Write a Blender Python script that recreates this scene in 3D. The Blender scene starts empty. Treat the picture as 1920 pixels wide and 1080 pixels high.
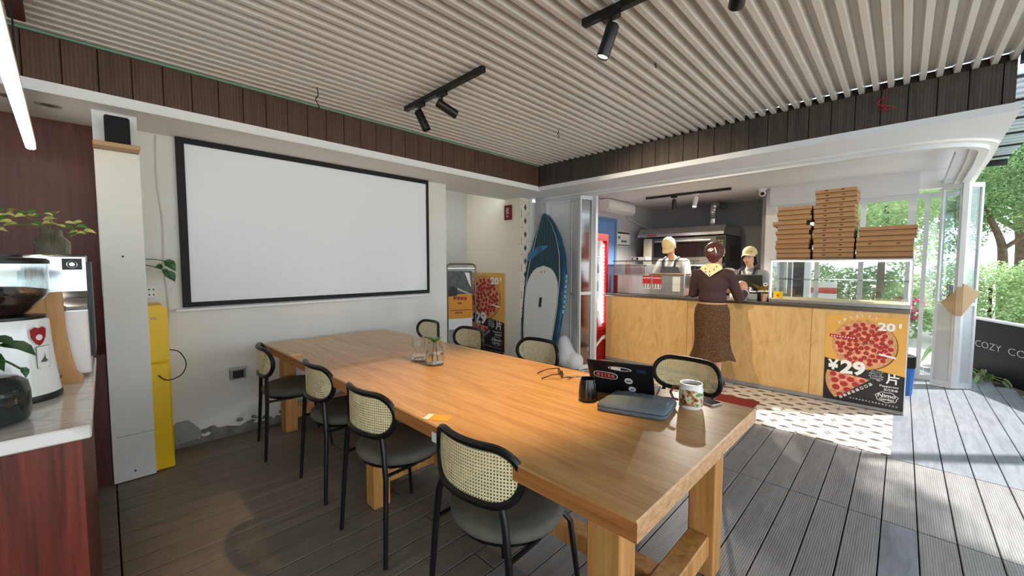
import bpy, bmesh, math, random
from mathutils import Vector, Matrix, Euler
random.seed(7)
C = bpy.context.scene.collection
S = bpy.context.scene
PI = math.pi
R = math.radians

# ---------------------------------------------------------------- camera, world, sun, exposure
cam_d = bpy.data.cameras.new('camera'); cam = bpy.data.objects.new('camera', cam_d); C.objects.link(cam)
cam_d.sensor_width = 36.0; cam_d.lens = 748.3 / 1920 * 36; cam_d.clip_start = 0.02; cam_d.clip_end = 300
cam.location = (0, 0, 1.4); cam.rotation_euler = (R(90 - 3.39), 0, R(-45.63))
S.camera = cam
w = bpy.data.worlds.new('sky'); S.world = w; w.use_nodes = True
nt = w.node_tree; bg = nt.nodes['Background']
bg.inputs['Color'].default_value = (0.78, 0.89, 1.0, 1); bg.inputs['Strength'].default_value = 3.5
SUN_AZ = Vector((0.65, -0.76, 0)).normalized(); SUN_EL = R(50)
sd = bpy.data.lights.new('sun', 'SUN'); sd.energy = 10.0; sd.angle = R(1.2); sd.color = (1.0, 0.96, 0.9)
sun = bpy.data.objects.new('sun', sd); C.objects.link(sun)
sv = SUN_AZ * math.cos(SUN_EL) + Vector((0, 0, math.sin(SUN_EL)))
sun.rotation_euler = sv.to_track_quat('Z', 'Y').to_euler(); sun.location = (8, -8, 12)
vs = S.view_settings
S.display_settings.display_device = 'sRGB'
vs.view_transform = 'Standard'; vs.look = 'None'; vs.gamma = 1.0; vs.use_curve_mapping = False
vs.exposure = 0.0
S.cycles.use_denoising = True
S.cycles.max_bounces = 8; S.cycles.diffuse_bounces = 5; S.cycles.glossy_bounces = 4
S.cycles.transmission_bounces = 8; S.cycles.transparent_max_bounces = 16
S.cycles.sample_clamp_indirect = 8.0
S.cycles.caustics_reflective = False; S.cycles.caustics_refractive = False

# ---------------------------------------------------------------- material helpers
def srgb(r, g, b):
    f = lambda c: (c / 255 / 12.92) if c / 255 <= 0.04045 else ((c / 255 + 0.055) / 1.055) ** 2.4
    return (f(r), f(g), f(b), 1)
MATS = {}
def mat(name, col, rough=0.5, metal=0.0, spec=0.5, noise=None, bump=None, emit=None, trans=0.0, ior=1.45, coat=0.0):
    """plain principled material; noise=(scale, amount[, stretch xyz]) mottles the colour, bump=(scale, strength)"""
    m = bpy.data.materials.new(name); m.use_nodes = True; n = m.node_tree.nodes; l = m.node_tree.links
    b = n['Principled BSDF']
    b.inputs['Base Color'].default_value = col; b.inputs['Roughness'].default_value = rough
    b.inputs['Metallic'].default_value = metal; b.inputs['Specular IOR Level'].default_value = spec
    b.inputs['IOR'].default_value = ior; b.inputs['Transmission Weight'].default_value = trans
    b.inputs['Coat Weight'].default_value = coat
    if emit: b.inputs['Emission Color'].default_value = emit[0]; b.inputs['Emission Strength'].default_value = emit[1]
    if noise or bump:
        tc = n.new('ShaderNodeTexCoord')
    if noise:
        mp = n.new('ShaderNodeMapping'); l.new(tc.outputs['Object'], mp.inputs['Vector'])
        if len(noise) > 2: mp.inputs['Scale'].default_value = noise[2]
        t = n.new('ShaderNodeTexNoise'); t.inputs['Scale'].default_value = noise[0]; t.inputs['Detail'].default_value = 6
        l.new(mp.outputs['Vector'], t.inputs['Vector'])
        r = n.new('ShaderNodeValToRGB'); a = noise[1]
        r.color_ramp.elements[0].position = 0.3; r.color_ramp.elements[1].position = 0.7
        r.color_ramp.elements[0].color = tuple(c * (1 - a) for c in col[:3]) + (1,)
        r.color_ramp.elements[1].color = tuple(min(1, c * (1 + a)) for c in col[:3]) + (1,)
        l.new(t.outputs['Fac'], r.inputs['Fac']); l.new(r.outputs['Color'], b.inputs['Base Color'])
    if bump:
        t2 = n.new('ShaderNodeTexNoise'); t2.inputs['Scale'].default_value = bump[0]; t2.inputs['Detail'].default_value = 4
        l.new(tc.outputs['Object'], t2.inputs['Vector'])
        bp = n.new('ShaderNodeBump'); bp.inputs['Strength'].default_value = bump[1]; bp.inputs['Distance'].default_value = 0.01
        l.new(t2.outputs['Fac'], bp.inputs['Height']); l.new(bp.outputs['Normal'], b.inputs['Normal'])
    MATS[name] = m
    return m
def wood(name, c1, c2, stretch, scale=6.0, rough=0.4, coat=0.0, figure=0.0, c3=None):
    """grain running along the axis with the small stretch factor"""
    m = mat(name, c1, rough, coat=coat); n = m.node_tree.nodes; l = m.node_tree.links; b = n['Principled BSDF']
    tc = n.new('ShaderNodeTexCoord'); oi = n.new('ShaderNodeObjectInfo')
    ad = n.new('ShaderNodeVectorMath'); ad.operation = 'ADD'
    cb = n.new('ShaderNodeMath'); cb.operation = 'MULTIPLY'; cb.inputs[1].default_value = 37.0
    l.new(oi.outputs['Random'], cb.inputs[0]); l.new(tc.outputs['Object'], ad.inputs[0]); l.new(cb.outputs[0], ad.inputs[1])
    mp = n.new('ShaderNodeMapping'); mp.inputs['Scale'].default_value = stretch; l.new(ad.outputs[0], mp.inputs['Vector'])
    t = n.new('ShaderNodeTexNoise'); t.inputs['Scale'].default_value = scale; t.inputs['Detail'].default_value = 8
    t.inputs['Roughness'].default_value = 0.62; t.inputs['Distortion'].default_value = 0.6 + figure
    l.new(mp.outputs['Vector'], t.inputs['Vector'])
    r = n.new('ShaderNodeValToRGB'); e = r.color_ramp.elements
    e[0].position = 0.28; e[0].color = c2; e[1].position = 0.62; e[1].color = c1
    if c3:
        x = e.new(0.45); x.color = c3
    l.new(t.outputs['Fac'], r.inputs['Fac']); l.new(r.outputs['Color'], b.inputs['Base Color'])
    bp = n.new('ShaderNodeBump'); bp.inputs['Strength'].default_value = 0.08; bp.inputs['Distance'].default_value = 0.005
    l.new(t.outputs['Fac'], bp.inputs['Height']); l.new(bp.outputs['Normal'], b.inputs['Normal'])
    return m
def stripes(m, axis, freq, depth, dark=0.6):
    """fine ribs milled into a board: bump plus grooves in a darker tone"""
    n = m.node_tree.nodes; l = m.node_tree.links; b = n['Principled BSDF']
    tc = n.new('ShaderNodeTexCoord'); sx = n.new('ShaderNodeSeparateXYZ'); l.new(tc.outputs['Object'], sx.inputs[0])
    mu = n.new('ShaderNodeMath'); mu.operation = 'MULTIPLY'; mu.inputs[1].default_value = freq * 2 * PI
    l.new(sx.outputs[axis], mu.inputs[0])
    si = n.new('ShaderNodeMath'); si.operation = 'SINE'; l.new(mu.outputs[0], si.inputs[0])
    mr = n.new('ShaderNodeMapRange'); mr.inputs['From Min'].default_value = -0.9; mr.inputs['From Max'].default_value = -0.2
    mr.inputs['To Min'].default_value = dark; mr.inputs['To Max'].default_value = 1.0; l.new(si.outputs[0], mr.inputs['Value'])
    mx = n.new('ShaderNodeMix'); mx.data_type = 'RGBA'; mx.blend_type = 'MULTIPLY'; mx.inputs['Factor'].default_value = 1
    src = b.inputs['Base Color']
    if src.is_linked: l.new(src.links[0].from_socket, mx.inputs['A'])
    else: mx.inputs['A'].default_value = src.default_value
    l.new(mr.outputs[0], mx.inputs['B']); l.new(mx.outputs['Result'], src)
    bp = n.new('ShaderNodeBump'); bp.inputs['Strength'].default_value = 0.6; bp.inputs['Distance'].default_value = depth
    l.new(mr.outputs[0], bp.inputs['Height']); l.new(bp.outputs['Normal'], b.inputs['Normal'])
    return m
def glassy(name, tint=(0.975, 0.985, 0.98, 1), alpha=0.12, rough=0.03, ior=1.45):
    """thin pane: mostly see-through with fresnel reflection"""
    m = bpy.data.materials.new(name); m.use_nodes = True; n = m.node_tree.nodes; l = m.node_tree.links
    n.clear(); o = n.new('ShaderNodeOutputMaterial'); tr = n.new('ShaderNodeBsdfTransparent'); tr.inputs['Color'].default_value = tint
    gl = n.new('ShaderNodeBsdfGlossy'); gl.inputs['Roughness'].default_value = rough
    fr = n.new('ShaderNodeLayerWeight'); pw = n.new('ShaderNodeMath'); pw.operation = 'POWER'; pw.inputs[1].default_value = 5.0; l.new(fr.outputs['Facing'], pw.inputs[0])
    ad = n.new('ShaderNodeMath'); ad.operation = 'MULTIPLY_ADD'; ad.inputs[1].default_value = 0.85; ad.inputs[2].default_value = 0.04 + alpha; ad.use_clamp = True
    l.new(pw.outputs[0], ad.inputs[0])
    mx = n.new('ShaderNodeMixShader'); l.new(ad.outputs[0], mx.inputs[0]); l.new(tr.outputs[0], mx.inputs[1]); l.new(gl.outputs[0], mx.inputs[2])
    l.new(mx.outputs[0], o.inputs['Surface']); MATS[name] = m
    return m
def frosted(name, col, alpha):
    m = mat(name, col, 0.35); n = m.node_tree.nodes; m.node_tree.nodes['Principled BSDF'].inputs['Alpha'].default_value = alpha
    return m

# ---------------------------------------------------------------- mesh builder
class MB:
    def __init__(s): s.v = []; s.f = []; s.mi = []
    def add(s, vs_, fs, mi=0):
        o = len(s.v); s.v += [tuple(p) for p in vs_]; s.f += [tuple(i + o for i in f) for f in fs]; s.mi += [mi] * len(fs); return s
    def box(s, a, b, mi=0, rot=None, piv=None):
        x0, y0, z0 = a; x1, y1, z1 = b
        p = [Vector(q) for q in ((x0,y0,z0),(x1,y0,z0),(x1,y1,z0),(x0,y1,z0),(x0,y0,z1),(x1,y0,z1),(x1,y1,z1),(x0,y1,z1))]
        if rot is not None:
            c = Vector(piv) if piv is not None else (p[0] + p[6]) / 2
            p = [rot @ (q - c) + c for q in p]
        return s.add(p, [(0,3,2,1),(4,5,6,7),(0,1,5,4),(1,2,6,5),(2,3,7,6),(3,0,4,7)], mi)
    def bbox(s, a, b, r=0.005, mi=0, rot=None, piv=None):
        """box with chamfered edges"""
        c = [(a[i] + b[i]) / 2 for i in range(3)]; h = [abs(b[i] - a[i]) / 2 for i in range(3)]; r = min(r, min(h) * 0.9)
        vs_ = []; idx = {}
        for sx in (-1, 1):
            for sy in (-1, 1):
                for sz in (-1, 1):
                    for k in range(3):
                        d = [h[0] - r, h[1] - r, h[2] - r]; d[k] = h[k]
                        idx[(sx, sy, sz, k)] = len(vs_)
                        vs_.append(Vector((c[0] + sx * d[0], c[1] + sy * d[1], c[2] + sz * d[2])))
        fs = []
        for k in range(3):
            i, j = (k + 1) % 3, (k + 2) % 3
            for sg in (-1, 1):
                q = []
                for (u, w_) in ((-1,-1),(1,-1),(1,1),(-1,1)):
                    t = [0, 0, 0]; t[k] = sg; t[i] = u; t[j] = w_; q.append(idx[tuple(t) + (k,)])
                fs.append(tuple(q) if sg > 0 else tuple(reversed(q)))
        for k in range(3):
            i, j = (k + 1) % 3, (k + 2) % 3
            for u in (-1, 1):
                for w_ in (-1, 1):
                    def g(sg, kk):
                        t = [0, 0, 0]; t[k] = sg; t[i] = u; t[j] = w_; return idx[tuple(t) + (kk,)]
                    q = (g(-1, i), g(1, i), g(1, j), g(-1, j)); fs.append(q if u * w_ < 0 else tuple(reversed(q)))
        for sx in (-1, 1):
            for sy in (-1, 1):
                for sz in (-1, 1):
                    q = tuple(idx[(sx, sy, sz, k)] for k in range(3)); fs.append(q if sx * sy * sz > 0 else tuple(reversed(q)))
        if rot is not None:
            cc = Vector(piv) if piv is not None else Vector(c); vs_ = [rot @ (q - cc) + cc for q in vs_]
        return s.add(vs_, fs, mi)
    def tube(s, pts, r, n=8, closed=False, cap=True, mi=0):
        P = [Vector(p) for p in pts]; k = len(P); rr = r if hasattr(r, '__len__') else [r] * k
        vs_ = []; up = None
        for i in range(k):
            if closed: t = P[(i + 1) % k] - P[i - 1]
            else: t = P[min(i + 1, k - 1)] - P[max(i - 1, 0)]
            t.normalize()
            if up is None:
                up = Vector((0, 0, 1)) if abs(t.z) < 0.9 else Vector((1, 0, 0))
            a = (up - t * up.dot(t)).normalized(); b_ = t.cross(a); up = a
            for j in range(n):
                q = 2 * PI * j / n; vs_.append(P[i] + (a * math.cos(q) + b_ * math.sin(q)) * rr[i])
        fs = []
        for i in range(k if closed else k - 1):
            for j in range(n):
                fs.append((i * n + j, i * n + (j + 1) % n, ((i + 1) % k) * n + (j + 1) % n, ((i + 1) % k) * n + j))
        if cap and not closed:
            fs.append(tuple(reversed(range(n)))); fs.append(tuple((k - 1) * n + j for j in range(n)))
        return s.add(vs_, fs, mi)
    def lathe(s, prof, n=24, c=(0, 0, 0), mi=0, sx=1.0, sy=1.0, M=None, capb=True, capt=False):
        vs_ = []; fs = []; k = len(prof)
        for (r, z) in prof:
            for j in range(n):
                q = 2 * PI * j / n; vs_.append(Vector((r * math.cos(q) * sx, r * math.sin(q) * sy, z)))
        for i in range(k - 1):
            for j in range(n): fs.append((i * n + j, i * n + (j + 1) % n, (i + 1) * n + (j + 1) % n, (i + 1) * n + j))
        if capb: fs.append(tuple(reversed(range(n))))
        if capt: fs.append(tuple((k - 1) * n + j for j in range(n)))
        if M is not None: vs_ = [M @ q for q in vs_]
        return s.add([q + Vector(c) for q in vs_], fs, mi)
    def ball(s, c, r, n=12, m=8, M=None, mi=0):
        rx, ry, rz = r if hasattr(r, '__len__') else (r, r, r); vs_ = [Vector((0, 0, -rz))]; fs = []
        for i in range(1, m):
            a = -PI / 2 + PI * i / m
            for j in range(n):
                q = 2 * PI * j / n; vs_.append(Vector((rx * math.cos(a) * math.cos(q), ry * math.cos(a) * math.sin(q), rz * math.sin(a))))
        vs_.append(Vector((0, 0, rz))); L = len(vs_) - 1
        for j in range(n):
            fs.append((0, 1 + (j + 1) % n, 1 + j)); fs.append((L, L - n + j, L - n + (j + 1) % n))
        for i in range(m - 2):
            for j in range(n): fs.append((1 + i * n + j, 1 + i * n + (j + 1) % n, 1 + (i + 1) * n + (j + 1) % n, 1 + (i + 1) * n + j))
        if M is not None: vs_ = [M @ q for q in vs_]
        return s.add([q + Vector(c) for q in vs_], fs, mi)
    def capsule(s, a, ra, b, rb, n=12):
        a = Vector(a); b = Vector(b); d = b - a; L = d.length; t = d.normalized() if L > 1e-6 else Vector((0, 0, 1))
        Q = t.to_track_quat('Z', 'Y').to_matrix(); prof = []
        for i in range(6): q = -PI / 2 + PI / 2 * i / 5; prof.append((max(1e-4, ra * math.cos(q)), ra * math.sin(q)))
        for i in range(6): q = PI / 2 * i / 5; prof.append((max(1e-4, rb * math.cos(q)), L + rb * math.sin(q)))
        return s.lathe(prof, n, a, M=Q, capb=True, capt=True)
    def prism(s, poly, h, axis='z', at=0.0, mi=0):
        """polygon in the plane across `axis`, extruded from at to at+h"""
        k = len(poly)
        def P(u, v_, t): return {'z': (u, v_, t), 'y': (u, t, v_), 'x': (t, u, v_)}[axis]
        vs_ = [P(u, v_, at) for u, v_ in poly] + [P(u, v_, at + h) for u, v_ in poly]
        fs = [tuple(reversed(range(k))), tuple(range(k, 2 * k))] + [(i, (i + 1) % k, k + (i + 1) % k, k + i) for i in range(k)]
        return s.add(vs_, fs, mi)
    def quad(s, a, b, c, d, mi=0): return s.add([a, b, c, d], [(0, 1, 2, 3)], mi)
    def mesh(s, name, mats, smooth=False):
        me = bpy.data.meshes.new(name); me.from_pydata(s.v, [], s.f)
        for m in (mats if isinstance(mats, (list, tuple)) else [mats]): me.materials.append(m)
        if len(me.materials) > 1: me.polygons.foreach_set('material_index', s.mi)
        bm = bmesh.new(); bm.from_mesh(me); bmesh.ops.recalc_face_normals(bm, faces=bm.faces); bm.to_mesh(me); bm.free()
        if smooth:
            me.polygons.foreach_set('use_smooth', [True] * len(me.polygons))
            try: me.set_sharp_from_angle(angle=R(smooth if smooth is not True else 40))
            except Exception: pass
        me.update(); return me
    def build(s, name, mats, parent=None, loc=(0, 0, 0), rot=(0, 0, 0), smooth=False):
        return link(name, s.mesh(name, mats, smooth), parent, loc, rot)
def link(name, me, parent=None, loc=(0, 0, 0), rot=(0, 0, 0)):
    o = bpy.data.objects.new(name, me); C.objects.link(o); o.location = loc; o.rotation_euler = rot
    if parent is not None: o.parent = parent
    return o
def thing(name, label, cat, loc=(0, 0, 0), rz=0.0, group=None):
    o = bpy.data.objects.new(name, None); C.objects.link(o); o.location = loc; o.rotation_euler = (0, 0, rz); o.empty_display_size = 0.1
    return tag(o, label, cat, group)
def tag(o, label, cat, group=None):
    o['label'] = label; o['category'] = cat
    if group: o['group'] = group
    return o
def struct(o): o['kind'] = 'structure'; return o
def stuff(o): o['kind'] = 'stuff'; return o
def lab(o, s): o['label'] = s; return o
def dup(root, loc=None, rz=None, label=None):
    r = root.copy(); C.objects.link(r)
    if loc is not None: r.location = loc
    if rz is not None: r.rotation_euler = (0, 0, rz)
    if label: r['label'] = label
    for ch in list(root.children):
        c = ch.copy(); C.objects.link(c); c.parent = r
        for g in list(ch.children):
            d = g.copy(); C.objects.link(d); d.parent = c
    return r
def spline(pts, n=8):
    P = [Vector(p) for p in pts]; out = []
    for i in range(len(P) - 1):
        p0 = P[max(i - 1, 0)]; p1 = P[i]; p2 = P[i + 1]; p3 = P[min(i + 2, len(P) - 1)]
        for k in range(n):
            t = k / n
            out.append(0.5 * ((2 * p1) + (p2 - p0) * t + (2 * p0 - 5 * p1 + 4 * p2 - p3) * t * t + (3 * p1 - p0 - 3 * p2 + p3) * t ** 3))
    out.append(P[-1]); return out
def text_mesh(body, bold=0.0, depth=0.0008):
    """lettering as a mesh scaled to a unit-height box with its lower left corner at the origin; returns (verts, faces, aspect)"""
    cu = bpy.data.curves.new('t', 'FONT'); cu.body = body; cu.offset = bold; cu.resolution_u = 3
    o = bpy.data.objects.new('t', cu); C.objects.link(o)
    dg = bpy.context.evaluated_depsgraph_get(); me = bpy.data.meshes.new_from_object(o.evaluated_get(dg))
    v = [q.co.copy() for q in me.vertices]; f = [tuple(p.vertices) for p in me.polygons]
    bpy.data.objects.remove(o); bpy.data.curves.remove(cu); bpy.data.meshes.remove(me)
    x0 = min(p.x for p in v); x1 = max(p.x for p in v); y0 = min(p.y for p in v); y1 = max(p.y for p in v)
    v = [Vector(((p.x - x0) / (x1 - x0), (p.y - y0) / (y1 - y0), 0)) for p in v]
    return v, f
def put_text(mb, body, x, y, wd, ht, z=0.0, rot=0.0, bold=0.0, mi=0):
    """flat lettering in the local XY plane of a print, box corner (x,y) size (wd,ht), turned by rot about that corner"""
    v, f = text_mesh(body, bold); c, s_ = math.cos(rot), math.sin(rot)
    mb.add([(x + p.x * wd * c - p.y * ht * s_, y + p.x * wd * s_ + p.y * ht * c, z) for p in v], f, mi)
def evaluated(mb, mods, name, mt, parent=None, loc=(0, 0, 0), rot=(0, 0, 0), smooth=True):
    """run modifiers on the built mesh and keep the plain result"""
    me = mb.mesh('tmp', mt); o = bpy.data.objects.new('tmp', me); C.objects.link(o)
    for kind, kw in mods:
        md = o.modifiers.new(kind, kind)
        for k, v_ in kw.items(): setattr(md, k, v_)
    dg = bpy.context.evaluated_depsgraph_get(); m2 = bpy.data.meshes.new_from_object(o.evaluated_get(dg))
    bpy.data.objects.remove(o); bpy.data.meshes.remove(me)
    m2.name = name
    m2.materials.clear()
    for q in (mt if isinstance(mt, (list, tuple)) else [mt]): m2.materials.append(q)
    m2.polygons.foreach_set('use_smooth', [smooth] * len(m2.polygons)); m2.update()
    return link(name, m2, parent, loc, rot)
# ---------------------------------------------------------------- materials
m_plaster = mat('white_plaster', srgb(226, 224, 216), 0.85, noise=(1.7, 0.06), bump=(9, 0.12))
m_white = mat('white_paint', srgb(232, 232, 230), 0.6)
m_soffit = mat('soffit_paint', srgb(236, 236, 234), 0.7)
m_kwall = mat('grey_kitchen_paint', srgb(176, 176, 180), 0.7)
m_kdark = mat('charcoal_kitchen_paint', srgb(150, 150, 152), 0.7)
m_concrete = mat('raw_concrete', srgb(128, 122, 112), 0.95, noise=(14, 0.35), bump=(30, 0.8))
m_redwood = wood('red_wood_laminate', srgb(98, 48, 34), srgb(62, 27, 19), (9, 9, 0.5), 2.2, 0.45, c3=srgb(82, 38, 27))
m_redwood2 = wood('red_wood_front', srgb(118, 50, 33), srgb(62, 24, 17), (16, 16, 0.5), 2.4, 0.4, c3=srgb(94, 38, 26))
m_deck = wood('deck_grey', srgb(134, 139, 147), srgb(108, 113, 121), (1.2, 9, 9), 3.0, 0.40, c3=srgb(122, 127, 135))
m_deckr = stripes(wood('deck_grey_ribbed', srgb(150, 148, 147), srgb(126, 124, 124), (1.2, 8, 8), 3.0, 0.45, c3=srgb(139, 137, 136)), 'Y', 14 / 0.137, 0.003, 0.62)
m_deckdark = wood('deck_brown', srgb(124, 115, 104), srgb(104, 96, 86), (1.0, 9, 9), 3.0, 0.5, c3=srgb(115, 107, 96))
m_gap = mat('deck_gap', srgb(24, 23, 22), 0.9)
m_fascia = stripes(wood('brown_fascia_board', srgb(94, 70, 55), srgb(72, 52, 41), (8, 8, 0.7), 3.0, 0.6), 'X', 8 / 0.1415, 0.003, 0.72)
m_fascia2 = stripes(wood('dark_fascia_board', srgb(78, 70, 63), srgb(54, 48, 43), (8, 8, 0.7), 3.0, 0.55), 'Y', 8 / 0.1397, 0.003, 0.72)
m_corr = mat('corrugated_sheet', srgb(220, 217, 211), 0.36, spec=0.8, noise=(3, 0.06, (0.15, 1, 1)))
m_black = mat('black_metal', srgb(18, 18, 19), 0.38)
m_blackmatt = mat('black_matt', srgb(20, 20, 21), 0.7)
m_screen = mat('projection_fabric', srgb(236, 237, 238), 0.9)
m_steel = mat('brushed_steel', srgb(200, 200, 200), 0.28, metal=1.0, noise=(30, 0.08, (1, 1, 0.05)))
m_steel2 = mat('dark_steel', srgb(120, 118, 114), 0.32, metal=1.0)
m_alu = mat('white_aluminium', srgb(214, 218, 221), 0.35, spec=0.6)
m_glass = glassy('clear_pane', alpha=0.03)
m_film = glassy('wrinkled_film_pane', (0.72, 0.74, 0.75, 1), 0.22, 0.12)
m_frost = mat('frosted_panel', srgb(226, 229, 230), 0.4)
m_green_trim = mat('green_edge_strip', srgb(140, 190, 170), 0.5)
m_cream = mat('cream_paint', srgb(228, 226, 216), 0.55)
m_yellow = mat('yellow_enamel', srgb(244, 196, 8), 0.4)
m_gold = mat('honey_side', srgb(200, 150, 90), 0.5)

# ---------------------------------------------------------------- ground, deck floor
gr = MB(); gr.box((-40, -40, -0.35), (60, 40, -0.16)); struct(gr.build('ground', mat('pale_paving', srgb(190, 186, 176), 0.9, noise=(0.6, 0.15))))
fb = MB(); fb.box((-4, -2.5, -0.16), (3.6, 5.3, -0.024)); fb.box((3.6, -1.6, -0.16), (5.3, 5.3, -0.024)); fb.box((5.3, -0.95, -0.16), (7.4, 5.3, -0.024)); floor = struct(fb.build('floor', m_gap))
PITCH = 0.1405
plank_cache = {}
def plank(x0, x1, y0, y1, m):
    key = (round(x1 - x0, 3), round(y1 - y0, 3), m.name)
    if key not in plank_cache:
        b = MB(); hx, hy = (x1 - x0) / 2, (y1 - y0) / 2; b.bbox((-hx, -hy, -0.022), (hx, hy, 0), 0.002); plank_cache[key] = b.mesh('plank', m)
    link('plank', plank_cache[key], floor, ((x0 + x1) / 2, (y0 + y1) / 2, random.uniform(-0.0012, 0)), (0, 0, 0))
for k in range(-18, 28):
    y0 = 0.028 + k * PITCH + 0.0027; y1 = y0 + PITCH - 0.0054
    if y1 > 3.89: y1 = 3.885
    if y1 - y0 < 0.03: continue
    left = y0 > 1.2
    ma = m_deckdark if left else m_deckr
    if k == -1: segs = [(1.6, 2.929, m_deck)]
    elif y0 < 1.2: segs = [(0.5, 2.929, ma)]
    else: segs = [(-1.2, -0.003, m_deckdark), (0.003, 1.2 + 0.5 * ((k * 7) % 3), m_deckdark), (1.206 + 0.5 * ((k * 7) % 3), 2.929, m_deckdark)]
    segs.append((2.936, 3.925 if y0 < 0 else 3.955, m_deckr if y0 < 1.5 else m_deckdark))
    if y1 < 0.03:
        xe = 7.75 if y0 > -0.68 else 7.75 + 2.34 * (y0 + 0.68)
        if xe < 4.0: segs[-1] = (2.936, min(3.925, xe), m_deckr)
        else: segs += [(3.932, min(xe, 6.9), m_deck)] + ([(6.905, xe, m_deck)] if xe > 7.0 else [])
    for a, b_, m in segs: plank(a, b_, y0, y1, m)

# patterned tile floor in front of the counter
def tile_material():
    m = mat('patterned_cement_tile', srgb(232, 222, 205), 0.5); n = m.node_tree.nodes; l = m.node_tree.links; b = n['Principled BSDF']
    tc = n.new('ShaderNodeTexCoord'); sp = n.new('ShaderNodeSeparateXYZ'); l.new(tc.outputs['Object'], sp.inputs[0])
    def mth(op, a, b_=None, c=None):
        q = n.new('ShaderNodeMath'); q.operation = op
        for i, v_ in enumerate((a, b_, c)):
            if v_ is None: continue
            if isinstance(v_, (int, float)): q.inputs[i].default_value = v_
            else: l.new(v_, q.inputs[i])
        return q.outputs[0]
    u = mth('ABSOLUTE', sp.outputs['X']); v = mth('ABSOLUTE', sp.outputs['Y'])   # tile half is .095
    uv = mth('MULTIPLY', sp.outputs['X'], sp.outputs['Y'])
    cu = mth('SUBTRACT', 0.0965, u); cv = mth('SUBTRACT', 0.0965, v)               # distance from the corner along each edge
    pos = mth('GREATER_THAN', uv, 0.0)
    s1 = mth('ADD', cu, cv); s2 = mth('ABSOLUTE', mth('SUBTRACT', cu, cv))
    star = mth('MULTIPLY', pos, mth('LESS_THAN', mth('MINIMUM', mth('ADD', cu, mth('MULTIPLY', cv, 2.6)), mth('ADD', cv, mth('MULTIPLY', cu, 2.6))), 0.05))
    star_in = mth('LESS_THAN', s1, 0.012); star = mth('SUBTRACT', star, mth('MULTIPLY', star_in, pos))
    ring = mth('MULTIPLY', pos, mth('MULTIPLY', mth('GREATER_THAN', s1, 0.074), mth('LESS_THAN', s1, 0.079)))
    neg = mth('SUBTRACT', 1.0, pos)
    bar = mth('MULTIPLY', neg, mth('MULTIPLY', mth('LESS_THAN', cv, 0.056), mth('LESS_THAN', cu, 0.023)))
    dia = mth('LESS_THAN', mth('ADD', mth('MULTIPLY', u, 1.0), mth('MULTIPLY', v, 0.6)), 0.032)
    tot = mth('MINIMUM', mth('ADD', mth('ADD', star, ring), mth('ADD', bar, dia)), 1.0)
    mx = n.new('ShaderNodeMix'); mx.data_type = 'RGBA'; l.new(tot, mx.inputs['Factor'])
    mx.inputs['A'].default_value = srgb(232, 222, 205); mx.inputs['B'].default_value = srgb(96, 88, 82)
    l.new(mx.outputs['Result'], b.inputs['Base Color']); return m
m_tile = tile_material()
tf = MB(); tf.box((3.957, 0.0, -0.024), (5.2, 3.9, -0.008)); tfloor = struct(tf.build('floor', mat('tile_grout', srgb(170, 160, 145), 0.9)))
tb = MB(); tb.bbox((-0.0955, -0.0955, -0.006), (0.0955, 0.0955, 0.0), 0.0015); tile_me = tb.mesh('tile', m_tile)
TP = 0.1925
for i in range(6):
    for j in range(20):
        link('tile', tile_me, tfloor, (3.966 + TP * (i + 0.5), 0.006 + TP * (j + 0.5), 0)).scale = (1 if (i + j) % 2 else -1, 1, 1)
kf = MB(); kf.box((5.2, 0.0, -0.024), (7.9, 3.7, 0.0)); struct(kf.build('floor', mat('kitchen_floor', srgb(110, 106, 100), 0.6)))

# ---------------------------------------------------------------- ceiling, fascias, soffits
cg = MB(); P = 0.0785; y = -0.45; prof = []
while y < 3.40:
    prof += [(y, 2.650), (y + 0.028, 2.650), (y + 0.037, 2.706), (y + 0.0695, 2.706)]; y += P
prof = [(min(a, 3.41), b_) for a, b_ in prof]
n_ = len(prof)
cg.add([(-4.0, a, b_) for a, b_ in prof] + [(3.968, a, b_) for a, b_ in prof], [(i, i + 1, n_ + i + 1, n_ + i) for i in range(n_ - 1)])
struct(cg.build('ceiling', m_corr))
rf = MB(); rf.box((-4.0, -0.5, 2.715), (4.0, 3.45, 2.79)); struct(rf.build('roof', m_blackmatt))
bm_ = MB(); bm_.box((-4.0, -0.56, 2.62), (3.97, -0.46, 2.80)); struct(bm_.build('beam', m_blackmatt))
f1 = MB(); f1.box((-2.0, 3.412, 2.345), (3.95, 3.45, 2.70)); t1 = struct(f1.build('trim_1', m_gap))
b = MB(); b.bbox((-0.0698, -0.011, 0), (0.0698, 0.011, 0.300), 0.003); fme = b.mesh('board', m_fascia)
x = 0.885 - 0.1431 * 15
while x < 3.9:
    link('board', fme, t1, (x + 0.0715, 3.402, 2.348)); x += 0.1431
f2 = MB(); f2.box((3.972, -0.45, 2.345), (4.01, 3.43, 2.70)); t2 = struct(f2.build('trim_2', mat('fascia_backing', srgb(70, 62, 56), 0.8)))
b = MB(); b.bbox((-0.011, -0.068, 0), (0.011, 0.068, 0.300), 0.003); fme2 = b.mesh('board', m_fascia2)
y = -0.396
while y < 3.3:
    link('board', fme2, t2, (3.96, y + 0.06985, 2.348)); y += 0.1397
b = MB(); b.box((3.949, -0.45, 2.348), (3.971, -0.40, 2.648)); b.build('board', m_fascia2, t2)
b = MB(); b.box((-2.0, 3.375, 2.648), (3.95, 3.392, 2.660)); struct(b.build('trim_3', m_green_trim))
b = MB(); b.box((-2.0, 3.372, 2.334), (3.96, 3.41, 2.348)); struct(b.build('trim_4', m_white))
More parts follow.
